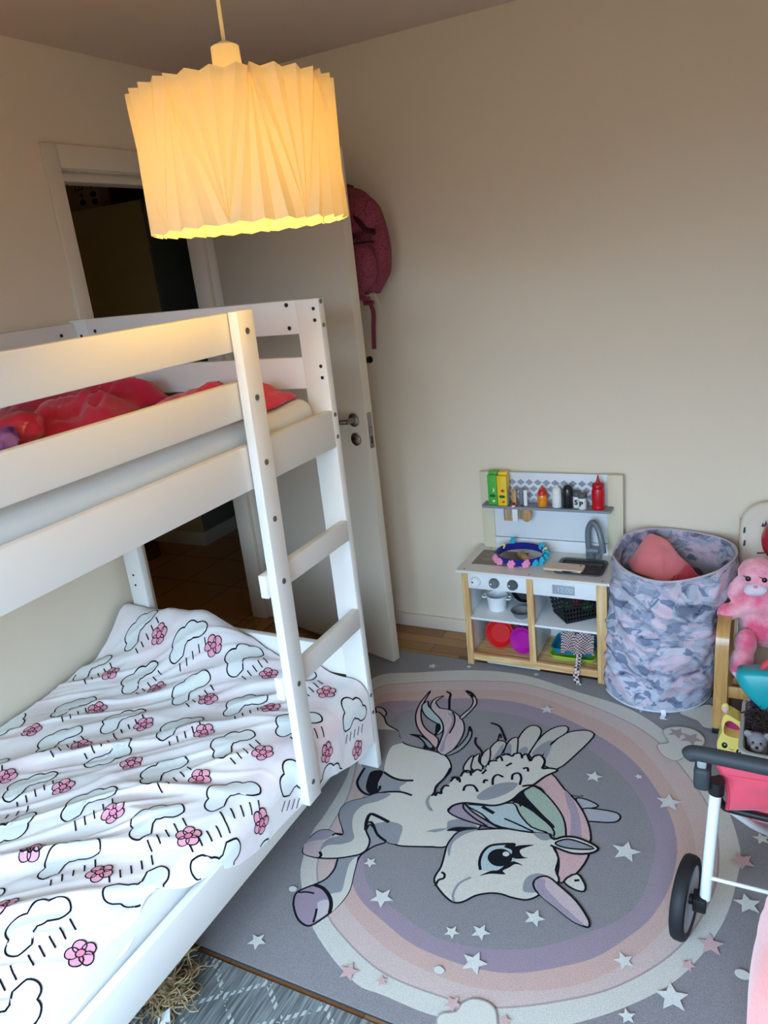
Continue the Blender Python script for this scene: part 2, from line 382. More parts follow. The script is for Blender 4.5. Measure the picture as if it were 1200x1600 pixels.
def shade():
    b = nb(); NB = 8; NF = 7
    T, B = [], []
    tt, bb = 0., 0.; sp = 2*PI/NB
    seq = []
    for k in range(NB):
        for i in range(NF): seq.append((k*sp, k*sp+sp*(-.5+i/NF), 't' if True else 0, i))      # top pinched at k, bottom fans
        for i in range(NF): seq.append((k*sp+sp*i/NF, k*sp+sp*.5, 'b', i))                      # bottom pinched, top fans
    N = len(seq); nz = 14; rows = []
    Z0, Z1, R = 1.690, 1.922, .180
    for q, (ta, ba, kind, i) in enumerate(seq):
        col = []
        for j in range(nz):
            v = j/(nz-1)
            a = ba*(1-v)+ta*v
            # fold depth is small where the pleats are pinched together
            d = (.0048*(v if kind == 'b' else 1-v)+.0010)
            r = R+(d if q % 2 else -d)
            pin = (1-v)**6 if kind == 'b' else v**6
            r -= .007*pin
            z = Z0+(Z1-Z0)*v
            zz = (.0022 if q % 2 else -.0022)
            if j == nz-1: z += zz if kind == 'b' else zz*.3
            if j == 0: z += zz if kind == 't' else zz*.3
            a += 2.38
            col.append(b.verts.new((LX+r*math.cos(a), LY+r*math.sin(a), z)))
        rows.append(col)
    for q in range(N):
        A_, C_ = rows[q], rows[(q+1) % N]
        for j in range(nz-1): b.faces.new((A_[j], C_[j], C_[j+1], A_[j+1]))
    m = bpy.data.materials.new('pleated_paper'); m.use_nodes = True; nt = m.node_tree; nt.nodes.clear()
    o = nt.nodes.new('ShaderNodeOutputMaterial'); df = nt.nodes.new('ShaderNodeBsdfDiffuse'); tl = nt.nodes.new('ShaderNodeBsdfTranslucent'); mx = nt.nodes.new('ShaderNodeMixShader')
    df.inputs[0].default_value = (*lin((232, 218, 182)), 1); tl.inputs[0].default_value = (*lin((240, 210, 112)), 1); mx.inputs[0].default_value = .15
    nt.links.new(df.outputs[0], mx.inputs[1]); nt.links.new(tl.outputs[0], mx.inputs[2]); nt.links.new(mx.outputs[0], o.inputs[0])
    s = obj('lamp_shade', b, m, lamp, sharp=None)
    # wire spider that carries the shade
    b = nb()
    for k in range(3):
        a = k*2*PI/3+.4; tube(b, [(LX+.02*math.cos(a), LY+.02*math.sin(a), 1.918), (LX+.166*math.cos(a), LY+.166*math.sin(a), 1.908)], .0015, 6)
    tube(b, [(LX+.166*math.cos(k*PI/20), LY+.166*math.sin(k*PI/20), 1.908) for k in range(40)], .0015, 6, closed=True)
    obj('shade_carrier', b, WHITEP, lamp)
shade()

# dim warm fill light, added out of sight to brighten the hallway
hl = thing('hall_fill_light', 'small round fill light added unseen on the hallway ceiling', 'lamp', (-2.75, 1.2, ZC))
b = nb(); lathe(b, [(0, ZC-.07), (.08, ZC-.06), (.11, ZC-.03), (.115, ZC-.001), (0, ZC-.0005)], c=(-2.75, 1.2, 0)); obj('fill_dome', b, mat('hall_fill_glow', (255, 214, 150), .4, emit=HALL_FILL_E), hl)

# ---------------------------------------------------------------- bunk bed
XB = -1.125                                   # outer face of the rails
bed = thing('bunk_bed', 'white wooden bunk bed with a built-in ladder against the left wall', 'bed', (-1.6, .8, 0))
def bolt(parent, p, axis, r=.0065, m=None):
    b = nb(); p = Vector(p); a = Vector(axis)
    u, w = frame_of(a)
    M = Matrix(((u.x, w.x, a.x, p.x), (u.y, w.y, a.y, p.y), (u.z, w.z, a.z, p.z), (0, 0, 0, 1)))
    lathe(b, [(0, -.001), (r, -.001), (r, .0015), (r*.8, .0025), (r*.5, .0025), (r*.45, .0008), (0, .0008)], n=14, M=M)
    obj('bolt', b, m or STEEL, parent)
YE = 1.812                                    # inner face of the far end posts
def post(x0, x1, y0, y1):
    b = nb(); box(b, x0, x1, y0, y1, 0.002, 1.53, .004); return obj('post', b, BEDW, bed)
p_ff = post(-1.203, XB, YE, YE+.03)
p_fb = post(-2.095, -2.017, YE, YE+.03)
YN = -.25
p_nf = post(-1.203, XB, YN-.03, YN); p_nb = post(-2.095, -2.017, YN-.03, YN)
for z in (1.503, 1.472, 1.346, 1.314): bolt(p_ff, (-1.143, YE, z), (0, -1, 0), .005, DARKST)
for z in (1.52, 1.457, 1.206, 1.142, .283, .219): bolt(p_ff, (XB, YE+.012, z), (1, 0, 0), .0065)
for z in (1.478, 1.447): bolt(p_fb, (-2.05, YE, z), (0, -1, 0), .005, DARKST)
for z in (.62, .58): bolt(p_fb, (-2.062, YE, z), (0, -1, 0), .004, DARKST)
for y0 in (YE, YN-.03):
    for z0, z1 in ((1.437, 1.53), (1.283, 1.373), (1.12, 1.22), (.35, .452), (.17, .283)):
        q = part('end_rail', bed, BEDW, -2.018, -1.202, y0+.002, y0+.026, z0, z1, .004)
        if z0 > 1.4 and y0 == YE:
            for z in (1.518, 1.455): bolt(q, (-1.231, y0+.002, z), (0, -1, 0), .006, DARKST)
            bolt(q, (-1.985, y0+.002, 1.49), (0, -1, 0), .006, DARKST)
# long rails, front (+x face) and wall side
RT = .024
part('side_rail', bed, BEDW, XB-RT, XB, YN, YE, 1.113, 1.221, .004)
part('side_rail', bed, BEDW, XB-RT, XB, YN, YE, .172, .283, .004)
part('side_rail', bed, BEDW, -2.095, -2.095+RT, YN, YE, 1.113, 1.221, .004)
part('side_rail', bed, BEDW, -2.095, -2.095+RT, YN, YE, .172, .283, .004)
ST0 = 1.412
for z0, z1 in ((1.442, 1.53), (1.285, 1.373)):
    part('guard_rail', bed, BEDW, XB-RT, XB, YN, ST0+.03, z0, z1, .004)
q = part('guard_rail', bed, BEDW, -2.095, -2.095+RT, YN, YE, 1.448, 1.522, .004)
bolt(q, (-2.095+RT, 1.75, 1.488), (1, 0, 0), .006, DARKST)
part('guard_rail', bed, BEDW, -2.095, -2.095+RT, YN, YE, 1.285, 1.373, .004)
# the ladder stile in front of the rails leans a little
def shear(z): return -.028*(1.53-z)/1.33
SX0, SX1 = XB+.0035, XB+.030
b = nb(); vs = box(b, SX0, SX1, ST0, ST0+.062, .20, 1.532, .003)
for v in vs: v.co.y += shear(v.co.z)
stile = obj('ladder_stile', b, BEDW, bed)
for z in (1.486, 1.332, 1.175, 1.03, .863, .568, .26): bolt(stile, (SX1, ST0+.03+shear(z), z), (1, 0, 0), .0075)
for z0, z1 in ((.826, .889), (.532, .598)):
    b = nb(); ys = ST0-.008+shear((z0+z1)/2); box(b, XB-.02, XB+.003, ys, YE, z0, z1, .003); obj('ladder_rung', b, BEDW, bed)
# slatted bases
for zz in (1.115, .18):
    b = nb()
    for k in range(13):
        y = -.17+k*.155; box(b, -2.07, XB-RT, y, y+.07, zz+.005, zz+.022, .002)
    obj('slatted_base', b, mat('pine_slats', (206, 172, 122), .6), bed)

# mattresses
def mattress(name, x0, x1, y0, y1, z0, z1, label, r=.045):
    b = nb(); vs = box(b, x0, x1, y0, y1, z0, z1, r, seg=5)
    bmesh.ops.subdivide_edges(b, edges=[e for e in b.edges if e.calc_length() > .15], cuts=24, use_grid_fill=True)
    for v in b.verts:
        p = v.co; n = noise.noise(Vector((p.x*6, p.y*4, p.z*9)))*.006+noise.noise(Vector((p.x*14, p.y*9, p.z*18+4)))*.003
        if z0+.01 < p.z < z1-.01 or p.z > z1-.01: v.co += Vector((n if p.z < z1-.02 else 0, 0, n if p.z > z1-.02 else 0))
    return tag(obj(name, b, SHEET, loc=((x0+x1)/2, (y0+y1)/2, z0), sharp=60), label, 'mattress')
mattress('mattress', -2.06, -1.158, -.23, 1.785, 1.139, 1.268, 'mattress in a creased white fitted sheet on the upper bunk', .04)
mattress('mattress', -2.06, -1.158, -.23, 1.785, .204, .335, 'mattress in a white sheet on the lower bunk under the printed blanket')

# the printed blanket on the lower bunk
def sm(a, b_, x):
    t = min(1, max(0, (x-a)/(b_-a))); return t*t*(3-2*t)
def nz3(x, y, z=0.): return noise.noise(Vector((x, y, z)))
def ztop(x, y):
    z = .354
    z += .115*math.exp(-((y-1.79)/.10)**2)*sm(-1.42, -1.78, x)
    z += .045*math.exp(-((y-1.72)/.14)**2)*sm(-1.2, -1.6, x)
    # long folds running obliquely, plus fine creases
    u = x*.80+y*.60; w = -x*.60+y*.80
    z += .020*nz3(u*1.4, w*5.5, 1.)+.013*(1-abs(nz3(u*2.2+.8*nz3(w*3, u*2), w*8, 5.))*2.2)+.010*nz3(x*4, y*4, 7.)
    a = abs(nz3(u*3.0+3, w*15, 9.)); z += .006*max(0, 1-a*4)
    z += .004*nz3(x*9, y*9, 3.)
    z += .012*math.exp(-((y-.98-.55*(x+1.3))/.018)**2)*sm(-1.75, -1.45, x)
    z += .013*math.exp(-((y-1.18-.35*(x+1.3))/.022)**2)*sm(-1.6, -1.4, x)
    z += .012*math.exp(-((y-.62-.9*(x+1.5))/.024)**2)*sm(-1.8, -1.6, x)
    return z
BX0 = -2.108
TOPL = .93                                    # top part of the sheet, measured across
def bl(s, y):
    """point of the blanket: s metres across from the wall, y along the bed"""
    s0 = s
    hang = sm(.86, 1.12, y)                   # 0: tucked inside the rail, 1: hanging over it
    low = .27-.06*sm(.95, 1.25, y)-.015*sm(1.25, 1.45, y)-.075*sm(1.45, 1.74, y)
    x = BX0+s
    xe = -1.185
    if x <= xe:
        z = ztop(x, y); 
        e = sm(-1.31, xe, x); z = z*(1-e)+e*(.335+.25*(ztop(x, y)-.354)+.012*hang)
        z -= .012*sm(-2.06, BX0, -abs(x)) if False else 0
        return Vector((x, y, z))
    d = x-xe                                   # beyond the mattress edge
    ze = .335+.25*(ztop(xe, y)-.354)+.012*hang
    # tucked: falls between mattress and rail; hanging: over the rail and down its outer face
    tk = Vector((xe+.030*min(1, d/.05), y, ze-.055*min(1, d/.06)))
    over = .078
    if d < over:
        t = d/over; a = t*PI/2
        hx = xe+(XB+.004-xe)*math.sin(a)**.9; hz = ze-(ze-.285)*(1-math.cos(a))
    else:
        dd = d-over; wv = .020*max(0, nz3(y*9, 2.+dd*1.5))+.006*nz3(y*28, dd*4)
        if 1.33 < y < 1.50: wv *= 0
        wv *= min(1, dd/.06)*(sm(1.50, 1.54, y)*sm(1.80, 1.775, y)+.25*sm(1.36, 1.30, y))
        hx = XB+.0035+max(0, wv)*1.0; hz = .285-min(dd, .285-low)
        if dd > .285-low: hx += 0
    hg = Vector((hx, y, hz))
    return tk.lerp(hg, hang)
def bl_end(y):
    hang = sm(.86, 1.12, y); low = .27-.06*sm(.95, 1.25, y)-.015*sm(1.25, 1.45, y)-.075*sm(1.45, 1.74, y)
    e = (-1.185-BX0)+.06*(1-hang)+hang*(.078+.285-low)
    e -= .055*math.exp(-((y-.88)/.07)**2)+.02*math.exp(-((y-.72)/.05)**2)
    return e
BY0, BY1 = -.2, 1.803
b = nb()
NU, NV = 210, 330
def blF(i, j):
    y = BY0+(BY1-BY0)*j; return bl(bl_end(y)*i, y)
grid(b, blF, NU, NV, 0)
# motifs: white clouds drawn in black line, a pink flower on each, with short rain strokes
def bl_n(s, y):
    e = .004; p = bl(s, y); n = (bl(s+e, y)-p).cross(bl(s, y+e)-p)
    return p, (n.normalized() if n.length > 1e-12 else Vector((0, 0, 1)))
def bl_at(s, y, h):
    y = min(BY1-.001, max(BY0, y)); s = min(bl_end(y)-.001, max(.002, s))
    p, n = bl_n(s, y); return p+n*h
def stroke2(pts, w, h, mi):
    """line drawn on the cloth; pts in (s, y)"""
    L = []
    for i, p in enumerate(pts):
        a = pts[max(i-1, 0)]; c = pts[min(i+1, len(pts)-1)]
        dx, dy = c[0]-a[0], c[1]-a[1]; l = math.hypot(dx, dy) or 1
        nx, ny = -dy/l*w/2, dx/l*w/2
        L.append((b.verts.new(bl_at(p[0]+nx, p[1]+ny, h)), b.verts.new(bl_at(p[0]-nx, p[1]-ny, h))))
    for (a0, a1), (c0, c1) in zip(L, L[1:]):
        try: b.faces.new((a0, a1, c1, c0)).material_index = mi
        except ValueError: pass
def blob(cs, cy, R, T, h, mi, rings=3, n=36):
    prev = None
    for k in range(rings+1):
        f = k/rings
        if k == 0: cur = [b.verts.new(bl_at(*T(cs, cy), h))]
        else: cur = [b.verts.new(bl_at(*T(cs+R(2*PI*i/n)[0]*f, cy+R(2*PI*i/n)[1]*f), h)) for i in range(n)]
        if k == 1:
            for i in range(n): b.faces.new((prev[0], cur[i], cur[(i+1) % n])).material_index = mi
        elif k > 1:
            for i in range(n): b.faces.new((prev[i], cur[i], cur[(i+1) % n], prev[(i+1) % n])).material_index = mi
        prev = cur
def visible(s, y): return .01 < s < bl_end(y)-.005 and BY0 < y < BY1
def motif(ms, my, ang, k):
    ca, sa = math.cos(ang), math.sin(ang)
    def T(u, v): return (ms+u*ca-v*sa, my+u*sa+v*ca)
    # cloud outline: a union of round puffs over a flat base
    PF = ((-.036, -.012, .022), (-.014, .012, .026), (.016, .006, .023), (.040, -.012, .020))
    def R(t):
        c, s_ = math.cos(t), math.sin(t); best = .004
        for px, py, pr in PF:
            bq = px*c+py*s_; dd = bq*bq-(px*px+py*py-pr*pr)
            if dd >= 0: best = max(best, bq+math.sqrt(dd))
        if s_ < -.05: best = min(best, -.030/s_)
        return (best*c, best*s_)
    def T(u, v, k_=1.22): return (ms+(u*ca-v*sa)*k_, my+(u*sa+v*ca)*k_)
    if not any(visible(*T(*R(t*PI/4))) for t in range(8)): return
    blob(0, 0, R, T, .0010, 1, 4, 48)
    pts = [T(*R(2*PI*i/72)) for i in range(73)]
    run = []
    for p in pts:
        if visible(*p): run.append(p)
        else:
            if len(run) > 1: stroke2(run, .0040, .0016, 2)
            run = []
    if len(run) > 1: stroke2(run, .0040, .0016, 2)
    # slanting rain strokes under it
    for x0 in (-.040, -.020, .000, .020, .040):
        q = [T(x0-.006*i/4, -.040-.022*i/4) for i in range(5)]
        if all(visible(*p) for p in q): stroke2(q, .0036, .0016, 2)
def flower(ms, my, ang):
    ca, sa = math.cos(ang), math.sin(ang)
    def T(u, v): return (ms+(u*ca-v*sa)*1.15, my+(u*sa+v*ca)*1.15)
    if all(visible(*T(u, v)) for u, v in ((.027, 0), (-.027, 0), (0, .027), (0, -.027))):
        for i in range(5):
            a = i*2*PI/5+.3
            cx, cy = .0145*math.cos(a), .0145*math.sin(a)
            Rp = lambda t: (.0120*math.cos(t), .0120*math.sin(t))
            blob(cx, cy, Rp, T, .0020+.0001*i, 3, 1, 14)
            stroke2([T(cx+Rp(2*PI*j/14)[0], cy+Rp(2*PI*j/14)[1]) for j in range(15)], .0028, .0026, 2)
        Rc = lambda t: (.0085*math.cos(t), .0085*math.sin(t))
        blob(0, 0, Rc, T, .0030, 4, 1, 14); stroke2([T(Rc(2*PI*j/14)[0], Rc(2*PI*j/14)[1]) for j in range(15)], .0028, .0033, 2)
rr = random.Random(3)
row = 0; y = -.12; k = 0
while y < 1.86:
    s = .03+(.105 if row % 2 else 0)
    while s < 1.2:
        # pictures stand across the bed, their tops towards the wall, some turned over
        ang = PI/2-.35+rr.uniform(-.3, .3)+(PI if rr.random() < .22 else 0)
        motif(s+rr.uniform(-.012, .012), y+rr.uniform(-.012, .012), ang, k); k += 1
        flower(s+.110+rr.uniform(-.01, .01), y+rr.uniform(-.02, .02), rr.uniform(0, 6))
        s += .218
    y += .166; row += 1
fleece = mat('fleece_pinkish_white', (249, 245, 246), .92, .1, nscale=5, rgb2=(246, 226, 230), bump=.08, bscale=400, sheen=.3, lo=.3, hi=.52)
blk = tag(obj('blanket', b, [fleece, mat('fleece_white', (240, 246, 245), .92, .1, sheen=.3), mat('print_black', (24, 22, 30), .9, .1), mat('print_pink', (248, 172, 194), .9, .1, sheen=.2), mat('print_pink_centre', (244, 150, 180), .9, .1)], loc=(-1.65, .8, .35), sharp=None),
    'crumpled white fleece blanket printed with black-outlined clouds and pink flowers on the lower bunk', 'blanket')
for p in blk.data.polygons: p.use_smooth = True

# things lying on the upper bunk
def crumple(name, outline_pts, z0, h, seed, m, label, cat, nx=60, ny=90, solid=.004, freq=7.):
    """crumpled cloth heap whose footprint is the closed outline (x, y)"""
    xs = [p[0] for p in outline_pts]; ys = [p[1] for p in outline_pts]
    ol = [Vector((p[0], p[1], 0)) for p in outline_pts]
    cx = sum(xs)/len(xs); cy = sum(ys)/len(ys)
    o = catmull(ol, 8, closed=True); n = len(o); bm = nb(); R = 22
    V = []
    for k in range(R+1):
        f = k/R; rw = []
        for i in range(n if k else 1):
            p = Vector((cx, cy, 0)).lerp(o[i], f) if k else Vector((cx, cy, 0))
            w = 1-f**4
            rid = 1-abs(nz3(p.x*freq+seed, p.y*freq*.6, seed))*2
            r2 = 1-abs(nz3(p.x*freq*2.4+seed+p.y*6, p.y*freq*1.1-p.x*5, seed+2))*2.2
            z = z0+h*w*(.18+.55*max(0, rid)*(.6+.4*nz3(p.x*3, p.y*3, seed+4))+.32*max(0, r2))+.004*nz3(p.x*40, p.y*40, seed)*w+.003
            rw.append(bm.verts.new((p.x+.008*nz3(p.x*12, p.y*12, seed+8), p.y+.008*nz3(p.x*12, p.y*12, seed+9), z)))
        V.append(rw)
    for i in range(n): bm.faces.new((V[0][0], V[1][i], V[1][(i+1) % n]))
    for k in range(1, R):
        for i in range(n): bm.faces.new((V[k][i], V[k+1][i], V[k+1][(i+1) % n], V[k][(i+1) % n]))
    ob = tag(obj(name, bm, m, loc=(cx, cy, z0), sharp=180, solid=solid), label, cat); return ob
RASP = mat('raspberry_cotton', (206, 38, 74), .75, .2, bump=.2, bscale=260, sheen=.3, nscale=9, rgb2=(178, 26, 62))
ZU = 1.27
crumple('dress', [(-1.98, 1.33), (-1.70, 1.25), (-1.58, 1.33), (-1.56, 1.45), (-1.66, 1.62), (-1.66, 1.76), (-1.82, 1.78), (-2.0, 1.74), (-2.03, 1.5)], ZU, .11, 2., RASP, 'crumpled raspberry-red dress on the upper bunk behind the guard rail', 'dress')
crumple('dress', [(-1.56, 1.50), (-1.24, 1.42), (-1.18, 1.50), (-1.185, 1.68), (-1.22, 1.765), (-1.44, 1.775), (-1.56, 1.745)], ZU, .075, 5., mat('coral_red_cotton', (228, 44, 76), .75, .2, bump=.2, bscale=260, sheen=.3), 'folded bright coral-red garment at the far end of the upper bunk beside the ladder', 'clothing')
crumple('pillowcase', [(-2.02, 1.06), (-1.86, 1.04), (-1.82, 1.14), (-1.84, 1.24), (-1.94, 1.28), (-2.03, 1.24)], ZU, .055, 8., mat('printed_pillowcase', (226, 214, 205), .9, .1, nscale=16, rgb2=(60, 56, 60), lo=.36, hi=.4, sheen=.2), 'white pillowcase with dark print under the red clothes on the upper bunk', 'pillowcase')
def ball(name, c, r, m, label, cat, stripes=None):
    b = nb(); ellipsoid(b, c, (r, r, r*.92), 0, 32, nz=.12, nf=3)
    return tag(obj(name, b, m, loc=(c[0], c[1], c[2]-r*.9), sharp=180), label, cat)
def stripe_mat(name, cols, scale=18., axis='Z', rot=(.6, .3, 0)):
    m = bpy.data.materials.new(name); m.use_nodes = True; nt = m.node_tree; bb = nt.nodes['Principled BSDF']
    t = nt.nodes.new('ShaderNodeTexCoord'); mp = nt.nodes.new('ShaderNodeMapping'); mp.inputs['Rotation'].default_value = rot
    w = nt.nodes.new('ShaderNodeTexWave'); w.inputs['Scale'].default_value = scale; w.inputs['Distortion'].default_value = 1.5; w.wave_profile = 'SAW'
    r = nt.nodes.new('ShaderNodeValToRGB'); r.color_ramp.interpolation = 'CONSTANT'
    while len(r.color_ramp.elements) < len(cols): r.color_ramp.elements.new(.5)
    for i, c in enumerate(cols): r.color_ramp.elements[i].position = i/len(cols); r.color_ramp.elements[i].color = (*lin(c), 1)
    nt.links.new(t.outputs['Object'], mp.inputs[0]); nt.links.new(mp.outputs[0], w.inputs['Vector']); nt.links.new(w.outputs['Fac'], r.inputs[0]); nt.links.new(r.outputs[0], bb.inputs['Base Color'])
    bb.inputs['Roughness'].default_value = .8; bb.inputs['Sheen Weight'].default_value = .3; return m
b = nb(); ellipsoid(b, (-1.74, 1.14, ZU+.055), (.062, .062, .056), 0, 32); 
tag(obj('plush_ball', b, stripe_mat('striped_plush', [(92, 40, 110), (224, 110, 110), (60, 28, 92), (206, 96, 130)], 9), loc=(-1.74, 1.14, ZU), sharp=180), 'purple and coral striped plush ball on the upper bunk', 'plush ball')
b = nb(); ellipsoid(b, (-1.632, 1.195, ZU+.043), (.055, .06, .044), 0, 32, nz=.2, nf=5)
tag(obj('satin_cushion', b, mat('red_satin', (196, 34, 66), .25, .6, bump=.25, bscale=60), loc=(-1.655, 1.185, ZU), sharp=180), 'small shiny red satin cushion on the upper bunk next to the striped ball', 'cushion')
b = nb(); ellipsoid(b, (-1.60, 1.085, ZU+.034), (.058, .065, .036), 0, 28, nz=.3, nf=4)
tag(obj('scarf', b, mat('violet_cloth', (86, 44, 138), .7, .2, nscale=25, rgb2=(170, 120, 190), bump=.3, bscale=90), loc=(-1.6, 1.08, ZU), sharp=180), 'bunched violet cloth on the upper bunk below the striped ball', 'scarf')

# ---------------------------------------------------------------- rugs
RZ = .009
def pile(name, rgb, rgb2=None):
    c2 = rgb2 or tuple(int(v*.86) for v in rgb)
    return mat(name, rgb, .97, .05, nscale=420, rgb2=c2, bump=.5, bscale=700, sheen=.25, lo=.3, hi=.7)
PK = {'k': mat('rug_black', (30, 30, 36), .97, .05), 'c': pile('rug_cream', (224, 219, 207)), 'c2': pile('rug_cream_pink', (212, 202, 204)), 'c3': pile('rug_cream_grey', (206, 200, 190)),
      'g': pile('rug_grey_shade', (152, 154, 160)), 'gl': pile('rug_light_grey', (178, 180, 186)), 'g3': pile('rug_dark_shade', (140, 136, 136)), 'v': pile('rug_mauve', (168, 148, 166)), 'v2': pile('rug_lilac', (172, 156, 172)), 'v3': pile('rug_taupe', (176, 160, 158)),
      'p1': pile('rug_pink', (220, 180, 178)), 'p2': pile('rug_pale_pink', (212, 190, 192)), 'bl': pile('rug_pale_blue', (186, 204, 208)), 'bl2': pile('rug_eye_blue', (190, 206, 210)), 'gn': pile('rug_sage', (172, 190, 172)), 'w': pile('rug_white', (228, 228, 222)),
      'base': pile('rug_base_grey', (154, 149, 150), (116, 112, 116)), 'ring': pile('rug_ring_cream', (218, 214, 204)), 'rp': pile('rug_ring_pale_pink', (216, 192, 186)), 'rq': pile('rug_ring_peach', (212, 178, 168)), 'rv': pile('rug_ring_mauve', (164, 146, 160)), 'bind': mat('rug_binding', (58, 58, 62), .9, .1)}
KEYS = list(PK)
